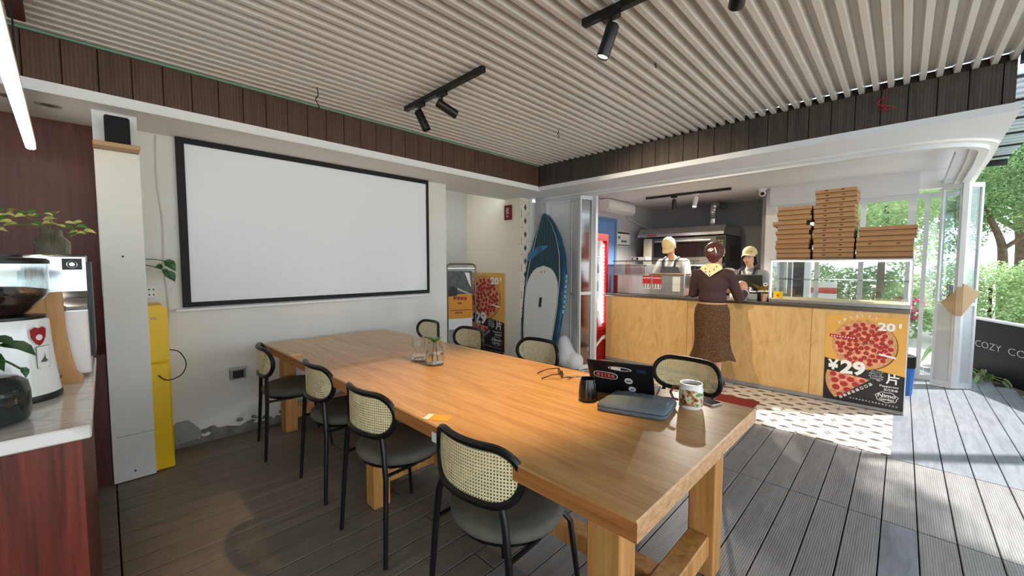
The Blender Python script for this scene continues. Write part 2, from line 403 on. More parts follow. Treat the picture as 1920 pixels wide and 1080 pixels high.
sf = MB(); sf.box((-4.0, 3.39, 2.34), (3.945, 4.2, 2.40)); sf.box((3.945, 3.92, 2.34), (4.17, 4.2, 2.40)); struct(sf.build('ceiling', m_soffit))
# soffit over the track: outer edge straight, inner edge rounded at the corner
inner = [(4.66, 3.92), (4.66, 0.20)] + [(4.66 + 0.42 - 0.42 * math.cos(R(a)), 0.20 - 0.48 * math.sin(R(a))) for a in range(10, 91, 10)] + [(7.05, -0.30)]
outer = [(7.05, -0.55), (3.945, -0.475), (3.945, 3.92)]
sr = MB(); sr.prism(inner + outer, 0.05, 'z', 2.34); struct(sr.build('ceiling', mat('outer_soffit_paint', srgb(226, 231, 238), 0.7)))
path = [(4.50, 3.88), (4.50, 0.06)] + [(4.50 + 0.42 - 0.42 * math.cos(R(a)), 0.06 - 0.48 * math.sin(R(a))) for a in range(9, 91, 9)] + [(5.5, -0.44), (7.0, -0.455)]
def rail(mb, path, hw, z0, z1):
    L = []; Rr = []
    for i, p in enumerate(path):
        a = Vector(path[max(i - 1, 0)]); c = Vector(path[min(i + 1, len(path) - 1)]); t = (c - a).normalized(); nn = Vector((-t.y, t.x))
        L.append(Vector(p) + nn * hw); Rr.append(Vector(p) - nn * hw)
    k = len(path); vs_ = []
    for z in (z0, z1): vs_ += [(q.x, q.y, z) for q in L] + [(q.x, q.y, z) for q in Rr]
    fs = []
    for i in range(k - 1):
        fs += [(i, i + 1, k + i + 1, k + i), (2*k + i, 2*k + k + i, 2*k + k + i + 1, 2*k + i + 1), (i, 2*k + i, 2*k + i + 1, i + 1), (k + i, k + i + 1, 3*k + i + 1, 3*k + i)]
    fs += [(0, k, 3*k, 2*k), (k - 1, 2*k - 1 + 2*k, 0 + 3*k - 1, 2*k - 1)][:1]
    mb.add(vs_, fs)
b = MB(); rail(b, path, 0.075, 2.322, 2.345); rl = struct(b.build('trim_5', m_white))
b = MB(); rail(b, path, 0.028, 2.290, 2.323); b.build('track', m_alu, rl)

# ---------------------------------------------------------------- walls
b = MB(); b.box((0.0, 3.89, 0), (2.86, 4.05, 2.345)); wb = struct(b.build('wall_back', m_plaster))
# broken plaster band along the foot of the back wall
rr = random.Random(21); pts = [(0.29, 0.0)] + [(0.29 + 0.045 * k, (0.05 if k < 5 else 0.085) + rr.uniform(-0.025, 0.03)) for k in range(58)] + [(2.86, 0.0)]
b = MB(); b.prism(pts, 0.012, 'y', 3.879); bb = struct(b.build('baseboard_back', m_concrete))
for k in range(26):      # crumbs of loose render along the broken edge
    x_ = rr.uniform(0.48, 1.5); b = MB(); b.ball((x_, 3.876, rr.uniform(0.05, 0.12)), (rr.uniform(0.012, 0.035), 0.008, rr.uniform(0.008, 0.02)), 7, 5); b.build('render_lump', m_concrete if k % 3 else m_plaster, bb)
b = MB(); b.prism([(0.295, 0.03), (0.30, 0.165), (0.335, 0.20), (0.40, 0.205), (0.425, 0.18), (0.455, 0.14), (0.49, 0.09), (0.52, 0.075), (0.45, 0.045)], 0.006, 'y', 3.874); b.build('plaster_patch', mat('grey_filler', srgb(152, 150, 144), 0.9, noise=(6, 0.12)), bb)
b = MB(); b.box((0.9, 3.845, 0.03), (2.6, 3.880, 0.065)); b.build('conduit', m_concrete, bb)
b = MB(); b.box((-4.0, 4.0, 0), (0.0, 4.1, 2.345)); struct(b.build('wall_left', m_redwood))
b = MB(); b.box((-4.1, -0.5, 0), (-4.0, 4.1, 2.8)); struct(b.build('wall_far_left', m_plaster))
# white pillar with a loose board front and a cap
pl = MB(); pl.box((-0.012, 3.555, 1.20), (0.188, 3.60, 2.342)); pil = struct(pl.build('pillar', m_white))
b = MB(); b.bbox((-0.010, 3.516, 0.005), (0.192, 3.535, 2.10), 0.003); b.build('front_panel', m_cream, pil)
b = MB(); b.box((0.012, 3.5135, 0.30), (0.192, 3.517, 0.303)); b.build('seam', mat('seam_shadow', srgb(170, 165, 150), 0.8), pil)
for (sx, sz) in ((0.09, 0.06), (0.088, 1.45)):
    b = MB(); b.ball((sx, 3.5155, sz), (0.006, 0.003, 0.006), 8, 6); b.build('screw', m_black, pil)
b = MB(); b.bbox((-0.014, 3.40, 2.102), (0.190, 3.556, 2.128), 0.004); b.build('shelf', wood('pale_shelf_wood', srgb(208, 172, 128), srgb(180, 140, 96), (0.6, 8, 8), 4, 0.5), pil)
b = MB(); b.box((-0.10, 3.53, 0), (-0.014, 3.9, 0.84)); struct(b.build('wall_return', m_redwood))
# alcove behind the screen wall
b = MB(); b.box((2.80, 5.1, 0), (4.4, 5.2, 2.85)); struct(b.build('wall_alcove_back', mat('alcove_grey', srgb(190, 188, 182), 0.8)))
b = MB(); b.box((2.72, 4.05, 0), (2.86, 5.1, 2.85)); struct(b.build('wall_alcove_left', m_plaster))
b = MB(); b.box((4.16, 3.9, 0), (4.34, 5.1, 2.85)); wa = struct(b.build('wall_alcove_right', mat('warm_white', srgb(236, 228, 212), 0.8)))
b = MB(); b.box((2.72, 4.2, 2.80), (4.4, 5.2, 2.9)); struct(b.build('ceiling', m_soffit))
m_otile = tile_material(); 
tb2 = MB(); tb2.bbox((-0.078, -0.094, -0.004), (0.078, 0.094, 0.004), 0.001); ot = tb2.mesh('tile', m_tile)
for k in range(12):
    link('tile', ot, wa, (4.25, 3.895, 0.10 + 0.192 * k), (PI / 2, 0, PI * (k % 2)))
# kitchen shell
b = MB(); b.box((4.34, 3.68, 0), (8.0, 3.78, 2.55)); struct(b.build('wall_kitchen_left', m_kwall))
b = MB(); b.box((7.9, 1.3, 0), (8.0, 3.7, 2.55)); struct(b.build('wall_kitchen_back', m_kdark))
b = MB(); b.box((6.99, 1.47, 0), (7.9, 1.55, 2.55)); struct(b.build('wall_kitchen_right', m_kdark))
b = MB(); b.box((4.62, -0.52, 2.50), (8.0, 3.78, 2.60)); struct(b.build('ceiling', mat('kitchen_ceiling', srgb(234, 233, 234), 0.7)))
b = MB(); b.box((6.88, 1.345, 0), (7.0, 1.48, 2.50)); struct(b.build('column', m_white))
b = MB(); b.box((6.80, -0.10, 2.245), (7.0, 1.42, 2.50)); struct(b.build('beam', mat('beam_paint', srgb(222, 222, 224), 0.7)))
b = MB(); b.box((6.90, -0.50, 2.30), (7.05, -0.09, 2.50)); struct(b.build('beam', m_white))

# glazed end wall beyond the counter
wz = MB(); X = 6.93
for (y0, y1) in ((1.30, 1.345), (0.83, 0.88), (0.37, 0.42), (-0.09, -0.02), (-0.20, -0.16), (-0.335, -0.30)): wz.box((X - 0.025, y0, 0.06), (X + 0.025, y1, 2.19))
wz.box((X - 0.025, -0.43, 2.19), (X + 0.025, 1.345, 2.25)); wz.box((X - 0.025, -0.43, 0.0), (X + 0.025, 1.345, 0.06)); pass
win = struct(wz.build('window_1', m_alu))
for (y0, y1) in ((0.88, 1.30), (0.42, 0.83), (-0.02, 0.37), (-0.16, -0.09), (-0.30, -0.20), (-0.43, -0.335)):
    g = MB(); g.box((X - 0.004, y0, 0.06), (X + 0.004, y1, 2.19)); g.build('pane', m_glass, win)

# ---------------------------------------------------------------- folding doors
def door_leaf(root, a, b_, z0, z1, pane_mat, fw=0.03, mid=None, low=None):
    """one framed leaf standing between floor points a and b_"""
    a = Vector(a); b_ = Vector(b_); d = (b_ - a); L = d.length; t = d / L; ang = math.atan2(t.y, t.x)
    f = MB(); T = 0.018
    f.box((0, -T, z0), (fw, T, z1)); f.box((L - fw, -T, z0), (L, T, z1)); f.box((fw, -T, z1 - 0.05), (L - fw, T, z1)); f.box((fw, -T, z0), (L - fw, T, z0 + 0.06))
    if mid: f.box((fw, -T, mid - 0.02), (L - fw, T, mid + 0.02))
    o = f.build('leaf_frame', m_alu, root, (a.x, a.y, 0), (0, 0, ang))
    if mid and low:
        g = MB(); g.box((fw, -0.004, mid + 0.02), (L - fw, 0.004, z1 - 0.05)); g.build('pane', pane_mat, o)
        g = MB(); g.box((fw, -0.006, z0 + 0.06), (L - fw, 0.006, mid - 0.02)); g.build('lower_panel', low, o)
    else:
        g = MB(); g.box((fw, -0.004, z0 + 0.06), (L - fw, 0.004, z1 - 0.05)); g.build('pane', pane_mat, o)
    return o
d1 = struct(thing('door_1', '', '')); del d1['label'], d1['category']
b = MB(); b.box((4.332, 3.862, 0.0), (4.372, 3.90, 2.335)); b.build('jamb', m_white, d1)
door_leaf(d1, (4.365, 3.87), (4.50, 3.62), 0.01, 2.29, m_frost, 0.03)
door_leaf(d1, (4.50, 3.62), (4.52, 3.28), 0.01, 2.29, m_frost, 0.03, 1.0, m_frost)
door_leaf(d1, (4.52, 3.28), (4.40, 3.06), 0.01, 2.29, m_frost, 0.03, 1.0, m_frost)
lf = door_leaf(d1, (4.34, 3.02), (4.53, 2.955), 0.01, 2.29, m_film, 0.018, 1.02, m_film)
b = MB(); b.bbox((4.515, 2.885, 0.01), (4.565, 2.945, 2.30), 0.004); b.build('post', m_alu, d1)
d2 = struct(thing('door_2', '', '')); del d2['label'], d2['category']
m_lowpanel = mat('grey_lower_panel', srgb(196, 200, 200), 0.35)
m_dglass = glassy('door_pane', (0.86, 0.92, 0.92, 1), 0.10)
lf = door_leaf(d2, (6.70, -0.285), (6.632, -0.445), 0.01, 2.29, m_dglass, 0.022, 0.96, m_lowpanel)
h = MB(); h.box((0.10, 0.018, 1.02), (0.135, 0.05, 1.17)); h.build('handle', m_alu, lf)
door_leaf(d2, (6.635, -0.475), (6.735, -0.59), 0.01, 2.29, m_dglass, 0.022, 0.96, m_lowpanel)
b = MB(); b.bbox((6.60, -0.485, 0.01), (6.65, -0.435, 2.30), 0.004); b.build('post', m_alu, d2)
# cardboard guard folded over the edge of the door
cb = MB()
for (p, q, r_) in (((6.592, -0.482, 1.19), (6.592, -0.482, 0.83), (6.70, -0.62, 1.09)), ((6.592, -0.438, 0.83), (6.592, -0.438, 1.12), (6.66, -0.325, 0.97))):
    p, q, r_ = Vector(p), Vector(q), Vector(r_); nn = (q - p).cross(r_ - p).normalized() * 0.004
    cb.add([p - nn, q - nn, r_ - nn, p + nn, q + nn, r_ + nn], [(0, 1, 2), (3, 5, 4), (0, 3, 4, 1), (1, 4, 5, 2), (2, 5, 3, 0)])
cb.box((6.588, -0.486, 0.83), (6.594, -0.434, 1.15))
tag(cb.build('cardboard_guard', mat('tan_cardboard', srgb(186, 158, 122), 0.85)), 'brown cardboard diamond wrapped around the edge of the open folding door', 'cardboard')
# ---------------------------------------------------------------- long table
m_table = wood('honey_oak', srgb(208, 163, 104), srgb(174, 125, 73), (7, 0.55, 7), 2.2, 0.34, coat=0.25, figure=1.1, c3=srgb(194, 146, 87))
m_tedge = wood('oak_edge', srgb(196, 132, 74), srgb(146, 86, 44), (3, 0.5, 14), 3.0, 0.4)
m_tend = wood('oak_end_grain', srgb(214, 168, 124), srgb(170, 118, 76), (6, 3, 14), 5.0, 0.45)
m_tleg = wood('oak_leg', srgb(208, 152, 86), srgb(164, 106, 52), (8, 8, 0.5), 3.0, 0.45)
tbl = thing('dining_table', 'long honey-coloured wooden table filling the middle of the room', 'table', (1.45, 2.08, 0))
def T(p): return (p[0] - 1.45, p[1] - 2.08, p[2])
c4 = [(0.914, 0.452), (2.034, 0.446), (1.953, 3.708), (0.895, 3.716)]
b = MB(); z0, z1, ch = 0.692, 0.75, 0.005
cx = sum(p[0] for p in c4) / 4; cy = sum(p[1] for p in c4) / 4
ins = [(p[0] + (ch if p[0] < cx else -ch), p[1] + (ch if p[1] < cy else -ch)) for p in c4]
V = [T((*p, z0)) for p in c4] + [T((*p, z1 - ch)) for p in c4] + [T((*p, z1)) for p in ins]
b.add(V, [(3, 2, 1, 0)], 1); b.add(V, [(8, 9, 10, 11)], 0)
b.add(V, [(0, 1, 5, 4), (2, 3, 7, 6)], 2); b.add(V, [(1, 2, 6, 5), (3, 0, 4, 7)], 1)
b.add(V, [(4, 5, 9, 8), (5, 6, 10, 9), (6, 7, 11, 10), (7, 4, 8, 11)], 0)
b.build('tabletop', [m_table, m_tedge, m_tend], tbl)
for yy in (0.60, 3.66):
    for (x0, x1) in ((1.00, 1.095), (1.83, 1.93)):
        b = MB(); b.bbox(T((x0, yy - 0.055, 0)), T((x1, yy + 0.06, z0)), 0.005); b.build('leg', m_tleg, tbl)
    b = MB(); b.bbox(T((1.095, yy - 0.035, 0.10)), T((1.83, yy + 0.055, 0.195)), 0.005); b.build('leg_rail', m_tleg, tbl)
b = MB(); b.bbox(T((1.44, 0.655, 0.11)), T((1.53, 3.625, 0.19)), 0.005); b.build('centre_stretcher', m_tleg, tbl)
for yy in (2.14,):
    b = MB(); b.bbox(T((1.02, yy - 0.05, 0)), T((1.12, yy + 0.05, z0)), 0.005); b.build('leg', m_tleg, tbl)
    b = MB(); b.bbox(T((1.12, yy - 0.03, 0.12)), T((1.44, yy + 0.03, 0.19)), 0.005); b.build('leg_rail', m_tleg, tbl)
m_qr = mat('orange_sticker', srgb(238, 170, 60), 0.5); m_paper = mat('white_paper', srgb(238, 238, 234), 0.7)
def sticker(p, rz, label):
    b = MB(); b.box((-0.055, -0.03, 0), (0.055, 0.03, 0.0012), 0); b.box((-0.055, -0.03, 0.0012), (-0.03, 0.03, 0.0016), 1)
    return tag(b.build('table_sticker', [m_qr, m_paper], None, (p[0], p[1], 0.7505), (0, 0, rz)), label, 'sticker', 'ordering stickers on the table edge')
sticker((0.965, 1.385), R(-60), 'orange sticker on the table edge between the two nearest cane chairs')
sticker((0.935, 3.05), R(-100), 'pale orange sticker on the table edge beside the second farthest near chair')
for (yy, s_) in ((1.30, 'white paper tag under the table edge beside the nearest chair'), (2.03, 'white paper tag under the table edge beside the second nearest chair')):
    b = MB(); b.box((-0.001, -0.045, -0.02), (0.001, 0.045, 0.02)); tag(b.build('paper_tag', m_paper, None, (0.908 if yy < 1.5 else 0.902, yy, 0.70)), s_, 'tag', 'white tags under the table edge')

# ---------------------------------------------------------------- cane chairs
m_cane = mat('pale_cane', srgb(238, 226, 176), 0.6, noise=(40, 0.12))
m_seat = mat('grey_green_velvet', srgb(104, 100, 88), 0.8, noise=(9, 0.18), bump=(60, 0.15))
m_chair = mat('black_chair_steel', srgb(16, 16, 17), 0.35)
W_, H_, ZC, CX_, K_ = 0.452, 0.200, 0.690, -0.232, 2.8
def ringpt(t, e=2 / 3.0, w=W_, h=H_):
    r_ = h / 2 * 1.12; L1 = (w / 2 - r_) * 2; per = 2 * L1 + 2 * PI * r_; q = (t / (2 * PI)) % 1 * per; kz = h / 2 / r_
    if q < PI * r_ / 2: a = q / r_; s_, z = L1 / 2 + r_ * math.cos(a), r_ * math.sin(a)
    elif q < PI * r_ / 2 + L1: s_, z = L1 / 2 - (q - PI * r_ / 2), r_
    elif q < 1.5 * PI * r_ + L1: a = (q - L1) / r_; s_, z = -L1 / 2 + r_ * math.cos(a), r_ * math.sin(a)
    elif q < 1.5 * PI * r_ + 2 * L1: s_, z = -L1 / 2 + (q - 1.5 * PI * r_ - L1), -r_
    else: a = (q - 2 * L1) / r_; s_, z = L1 / 2 + r_ * math.cos(a), r_ * math.sin(a)
    return s_, z * kz
def bend(s_, z, off=0.0):
    th = s_ * K_; return ((1 - math.cos(th)) / K_ + CX_ + off * math.cos(th), math.sin(th) / K_ - off * math.sin(th), ZC + z)
def inside(s_, z, g=1.0):
    r_ = H_ / 2 * 1.12; u = max(0, abs(s_) - (W_ / 2 - r_)); return (u / r_) ** 2 + (z / (H_ / 2)) ** 2 <= g * g
def make_chair(label):
    t = thing('cane_chair', label, 'chair', group='cane chairs around the long table')
    b = MB(); b.tube([bend(*ringpt(2 * PI * i / 56)) for i in range(56)], 0.0150, 8, closed=True); b.build('back_frame', m_chair, t, smooth=True)
    b = MB(); d = 0.0118; nx = int(W_ / d / 2) + 1; nz = int(H_ / d / 2) + 1
    for i in range(-nx, nx + 1):
        for j in range(-nz, nz + 1):
            if not inside(i * d, j * d, 1.03): continue
            q = []; o = []
            for k in range(8):
                a = PI / 8 + PI / 4 * k; r_ = d * 0.27
                q.append(bend(i * d + r_ * math.cos(a), j * d + r_ * math.sin(a)))
            h_ = d / 2; g_ = d * 0.2
            for (u, v_) in ((h_, g_), (g_, h_), (-g_, h_), (-h_, g_), (-h_, -g_), (-g_, -h_), (g_, -h_), (h_, -g_)): o.append(bend(i * d + u, j * d + v_))
            cn = [bend(i * d + u * h_, j * d + v_ * h_) for (u, v_) in ((1, 1), (-1, 1), (-1, -1), (1, -1))]
            f = [(k, 8 + k, 8 + (k + 1) % 8, (k + 1) % 8) for k in range(8)]
            f += [(8, 16, 9), (10, 17, 11), (12, 18, 13), (14, 19, 15)]
            b.add(q + o + cn, f)
    b.build('cane_panel', m_cane, t)
    b = MB(); b.lathe([(0.02, 0.425), (0.195, 0.428), (0.213, 0.440), (0.220, 0.457), (0.216, 0.472), (0.200, 0.484), (0.15, 0.490), (0.001, 0.492)], 36, (0.0, 0, 0), sy=1.03); b.build('seat', m_seat, t, smooth=True)
    b = MB(); b.tube([(0.19 * math.cos(2 * PI * i / 24), 0.19 * math.sin(2 * PI * i / 24), 0.420) for i in range(24)], 0.009, 6, closed=True); b.build('seat_frame', m_chair, t, smooth=True)
    for sgn in (-1, 1):
        x_, y_, _ = bend(0.155 * sgn, 0)
        b = MB(); b.tube([(-0.228, 0.211 * sgn, 0), (-0.205, 0.190 * sgn, 0.40), (-0.203, 0.170 * sgn, 0.54), (x_, y_, ZC - H_ / 2 * 0.92)], [0.0105, 0.0130, 0.0130, 0.012], 8); b.build('leg', m_chair, t, smooth=True)
        b = MB(); b.tube([(0.215, 0.215 * sgn, 0), (0.17, 0.185 * sgn, 0.38), (0.145, 0.150 * sgn, 0.425)], [0.010, 0.012, 0.011], 8); b.build('leg', m_chair, t, smooth=True)
        b = MB(); b.tube([(-0.206, 0.188 * sgn, 0.418), (-0.05, 0.190 * sgn, 0.419), (0.15, 0.155 * sgn, 0.420)], 0.009, 6); b.build('side_rail', m_chair, t, smooth=True)
    return t
near = [((1.081, 1.084), 0.061, 'nearest cane-backed chair with grey seat, on the long side facing the screen wall'),
        ((1.064, 1.872), 0.065, 'cane-backed chair beside the orange sticker on the table edge, second nearest'),
        ((1.077, 2.559), -0.006, 'cane-backed chair third nearest along the left side of the table'),
        ((1.003, 3.360), -0.132, 'cane-backed chair against the wall below the screen, seen edge on')]
far = [((2.386, 0.965), 3.092, 'cane-backed chair across the table behind the open laptop and mug'),
       ((2.222, 2.06), PI, 'cane-backed chair across the table in front of the standing paddle board'),
       ((2.222, 2.92), PI, 'cane-backed chair across the table in front of the pizza poster'),
       ((2.222, 3.60), PI - 0.05, 'cane-backed chair across the table behind the two glass jars')]
proto = make_chair(near[0][2]); proto.location = (*near[0][0], 0); proto.rotation_euler = (0, 0, near[0][1])
for p, rz, s_ in near[1:] + far: dup(proto, (*p, 0), rz, s_)

# ---------------------------------------------------------------- things on the table
m_cup = mat('black_glaze', srgb(14, 14, 15), 0.25, coat=0.3)
t = thing('ribbed_cup', 'black ribbed cup left of the laptop', 'cup', (1.60, 1.055, 0.75))
b = MB(); n_ = 40; prof = [(0.040, 0), (0.044, 0.006), (0.0445, 0.04), (0.041, 0.08), (0.0365, 0.100), (0.0345, 0.106), (0.032, 0.104), (0.036, 0.09), (0.040, 0.02), (0.001, 0.015)]
b.lathe(prof, n_); 
for k in range(len(prof[:5])):
    for j in range(n_):
        if j % 2: v_ = b.v[k * n_ + j]; b.v[k * n_ + j] = (v_[0] * 0.965, v_[1] * 0.965, v_[2])
b.build('body', m_cup, t, smooth=20)
m_mug = mat('white_glaze', srgb(238, 238, 234), 0.2, coat=0.4)
def mug_mat():
    m = mat('printed_mug', srgb(238, 238, 234), 0.22, coat=0.3); n = m.node_tree.nodes; l = m.node_tree.links; b_ = n['Principled BSDF']
    tc = n.new('ShaderNodeTexCoord'); ns = n.new('ShaderNodeTexNoise'); ns.inputs['Scale'].default_value = 26; ns.inputs['Detail'].default_value = 3; l.new(tc.outputs['Object'], ns.inputs['Vector'])
    cr = n.new('ShaderNodeValToRGB'); e = cr.color_ramp.elements; e[0].position = 0.36; e[0].color = srgb(74, 48, 30); e[1].position = 0.62; e[1].color = srgb(60, 110, 50)
    x_ = e.new(0.45); x_.color = srgb(176, 116, 52); x_ = e.new(0.52); x_.color = srgb(226, 222, 206); x_ = e.new(0.57); x_.color = srgb(150, 176, 90)
    l.new(ns.outputs['Fac'], cr.inputs['Fac'])
    sp = n.new('ShaderNodeSeparateXYZ'); l.new(tc.outputs['Object'], sp.inputs[0])
    ad = n.new('ShaderNodeMath'); ad.operation = 'MULTIPLY_ADD'; l.new(ns.outputs['Fac'], ad.inputs[0]); ad.inputs[1].default_value = 0.05; l.new(sp.outputs['Z'], ad.inputs[2])
    lo = n.new('ShaderNodeMath'); lo.operation = 'GREATER_THAN'; l.new(ad.outputs[0], lo.inputs[0]); lo.inputs[1].default_value = 0.040
    hi = n.new('ShaderNodeMath'); hi.operation = 'LESS_THAN'; l.new(ad.outputs[0], hi.inputs[0]); hi.inputs[1].default_value = 0.112
    mu = n.new('ShaderNodeMath'); mu.operation = 'MULTIPLY'; l.new(lo.outputs[0], mu.inputs[0]); l.new(hi.outputs[0], mu.inputs[1])
    mx = n.new('ShaderNodeMix'); mx.data_type = 'RGBA'; l.new(mu.outputs[0], mx.inputs['Factor']); mx.inputs['A'].default_value = srgb(238, 238, 234); l.new(cr.outputs['Color'], mx.inputs['B'])
    l.new(mx.outputs['Result'], b_.inputs['Base Color']); return m
t = thing('mug', 'white mug with a painted landscape, holding brown coffee, near the table corner', 'mug', (1.845, 0.665, 0.75))
b = MB(); b.lathe([(0.043, 0), (0.049, 0.006), (0.0515, 0.04), (0.0505, 0.085), (0.046, 0.104), (0.0475, 0.114), (0.0445, 0.114), (0.043, 0.104), (0.045, 0.06), (0.001, 0.055)], 32); b.build('body', mug_mat(), t, smooth=True)
b = MB(); b.lathe([(0.0435, 0.098), (0.001, 0.0985)], 28, capb=False); b.build('coffee', mat('milky_coffee', srgb(150, 112, 44), 0.3), t)
b = MB(); b.tube([(-0.02, 0.048, 0.088), (-0.026, 0.070, 0.085), (-0.03, 0.082, 0.06), (-0.027, 0.070, 0.032), (-0.02, 0.048, 0.028)], 0.006, 8); b.build('handle', mat('brown_handle', srgb(110, 62, 40), 0.4), t, smooth=True)
# laptop, seen from behind its lid
m_lap = mat('dark_laptop_shell', srgb(34, 34, 38), 0.32, metal=0.5); m_key = mat('laptop_keys', srgb(70, 72, 76), 0.5)
hl = Vector((1.722, 1.110)); hr = Vector((1.812, 0.820)); dv = hr - hl; ang = math.atan2(dv.y, dv.x); L = 0.305
t = thing('laptop', 'open dark laptop with stickers on its lid', 'laptop', (hl.x, hl.y, 0.75), ang)
b = MB(); b.bbox((0, 0, 0.002), (L, 0.212, 0.014), 0.004); base = b.build('base', m_lap, t)
b = MB(); b.box((0.02, 0.03, 0.0138), (L - 0.02, 0.115, 0.0150)); b.build('keyboard', m_key, base)
b = MB(); b.box((0.10, 0.13, 0.0138), (0.205, 0.20, 0.0146)); b.build('touchpad', mat('touchpad', srgb(90, 92, 96), 0.4), base)
lid = MB(); lid.bbox((0, -0.006, 0), (L, 0, 0.212), 0.003); lid = lid.build('lid', m_lap, t, (0, 0.004, 0.013), (R(31), 0, 0))
b = MB(); b.box((0.008, 0.0, 0.01), (L - 0.008, 0.001, 0.2)); b.build('screen', mat('dark_display', srgb(10, 10, 12), 0.1), lid)
m_stw = mat('sticker_white', srgb(230, 230, 232), 0.5); m_stk = mat('sticker_black', srgb(22, 20, 22), 0.5); m_stp = mat('sticker_pink', srgb(200, 96, 92), 0.5); m_stb = mat('sticker_blue', srgb(28, 44, 74), 0.5)
def stick(poly_c, rx, rz_, mi_out, mi_in, marks=(), th=0.0, name='sticker', frame=0.003, tm=0, pill=False):
    b = MB(); ct, st = math.cos(th), math.sin(th)
    def shape(a, c_):
        if pill: q = [(math.copysign(abs(math.cos(k * PI / 20)) ** 0.5, math.cos(k * PI / 20)) * a, math.copysign(abs(math.sin(k * PI / 20)) ** 0.7, math.sin(k * PI / 20)) * c_) for k in range(40)]
        else: q = [(math.cos(k * PI / 16) * a, math.sin(k * PI / 16) * c_) for k in range(32)]
        return [(poly_c[0] + u * ct - v_ * st, poly_c[1] + u * st + v_ * ct) for u, v_ in q]
    b.prism(shape(rx, rz_), -0.0004, 'y', -0.0062, 0); b.prism(shape(rx - frame, rz_ - frame), -0.0003, 'y', -0.0066, 1)
    for (u, v_, hu, hv) in marks:
        q = [(poly_c[0] + x_ * ct - y_ * st, poly_c[1] + x_ * st + y_ * ct) for x_, y_ in ((u - hu, v_ - hv), (u + hu, v_ - hv), (u + hu, v_ + hv), (u - hu, v_ + hv))]
        b.prism(q, -0.0003, 'y', -0.0070, 2)
    return b.build(name, [mi_out, mi_in, tm or mi_out], lid)
stick((0.082, 0.120), 0.058, 0.022, m_stw, mat('sticker_maroon', srgb(58, 22, 20), 0.5), [(-0.035, 0.0, 0.007, 0.011), (-0.016, 0.0, 0.005, 0.013), (0.0, 0.0, 0.004, 0.014), (0.017, 0.001, 0.006, 0.012), (0.036, 0.0, 0.007, 0.010)], -0.06, pill=True, tm=m_stp)
stick((0.155, 0.172), 0.055, 0.012, m_stw, m_stk, [(-0.018, 0.0, 0.022, 0.006)], -0.03, frame=0.004)
stick((0.190, 0.098), 0.019, 0.019, m_stw, mat('sticker_grey', srgb(190, 190, 192), 0.5), [(0, 0, 0.010, 0.003)], 0, tm=m_stk)
stick((0.203, 0.045), 0.019, 0.019, mat('sticker_grey2', srgb(140, 140, 142), 0.5), m_stw, [(0, 0, 0.008, 0.003)], 0, tm=m_stk)
b = MB(); b.box((0.232, -0.0066, 0.158), (0.272, -0.006, 0.182)); b.build('sticker', m_stb, lid)
# laptop sleeve
m_sleeve = mat('slate_blue_cloth', srgb(104, 116, 124), 0.9, noise=(14, 0.15), bump=(40, 0.25))
P4 = [Vector((1.505, 0.955)), Vector((1.592, 0.672)), Vector((1.815, 0.712)), Vector((1.735, 0.985))]
t = thing('laptop_sleeve', 'grey-blue zipped laptop sleeve lying in front of the laptop', 'sleeve', (1.68, 0.83, 0.75))
b = MB(); rows = []; cc = Vector((1.68, 0.83)); N = 44
def sleeve_ring(scale, z):
    q = []
    for k in range(N):
        s_ = k / N * 4; i = int(s_); f = s_ - i; p = P4[i].lerp(P4[(i + 1) % 4], f) - cc
        r_ = 1 - 0.055 * (1 - min(1, min(f, 1 - f) / 0.14)) ** 2
        q.append((p.x * scale * r_, p.y * scale * r_, z + (0.0022 * math.sin(k * 2.3) if 0.005 < z < 0.04 else 0)))
    return q
rings = [(0.95, 0.001), (0.99, 0.006), (1.0, 0.014), (1.0, 0.020), (0.985, 0.021), (0.985, 0.0235), (1.0, 0.0245), (0.985, 0.032), (0.93, 0.0385), (0.72, 0.042), (0.4, 0.0445)]
for sc, z in rings: rows.append(sleeve_ring(sc, z))
vv = [p for r_ in rows for p in r_] + [(0, 0, 0.045)]
fs = [tuple(reversed(range(N)))]
for i in range(len(rows) - 1):
    for k in range(N): fs.append((i * N + k, i * N + (k + 1) % N, (i + 1) * N + (k + 1) % N, (i + 1) * N + k))
for k in range(N): fs.append(((len(rows) - 1) * N + k, (len(rows) - 1) * N + (k + 1) % N, len(vv) - 1))
b.add(vv, fs); b.build('pouch', m_sleeve, t, smooth=60)
b = MB(); b.tube([(p[0] * 1.004, p[1] * 1.004, 0.0225) for p in sleeve_ring(0.992, 0)], 0.0022, 6, closed=True); b.build('zip', mat('dark_zip', srgb(52, 62, 70), 0.6), t)
b = MB(); b.bbox((0.118, -0.152, 0.012), (0.124, -0.128, 0.022), 0.001); b.build('zip_pull', m_steel, t)
b = MB(); b.box((-0.02, -0.125, 0.0395), (0.02, -0.118, 0.0415)); b.build('label_patch', mat('pale_patch', srgb(150, 165, 172), 0.7), t, rot=(0, 0, R(12)))
# phone
b = MB(); b.bbox((-0.036, -0.075, 0), (0.036, 0.075, 0.008), 0.003, 0); b.box((-0.033, -0.072, 0.008), (0.033, 0.072, 0.0084), 1)
tag(b.build('phone', [mat('pale_phone_case', srgb(190, 190, 186), 0.5), mat('phone_screen', srgb(12, 12, 14), 0.1)], None, (1.975, 0.655, 0.7505), (0, 0, R(-20))), 'phone lying face up behind the white mug', 'phone')
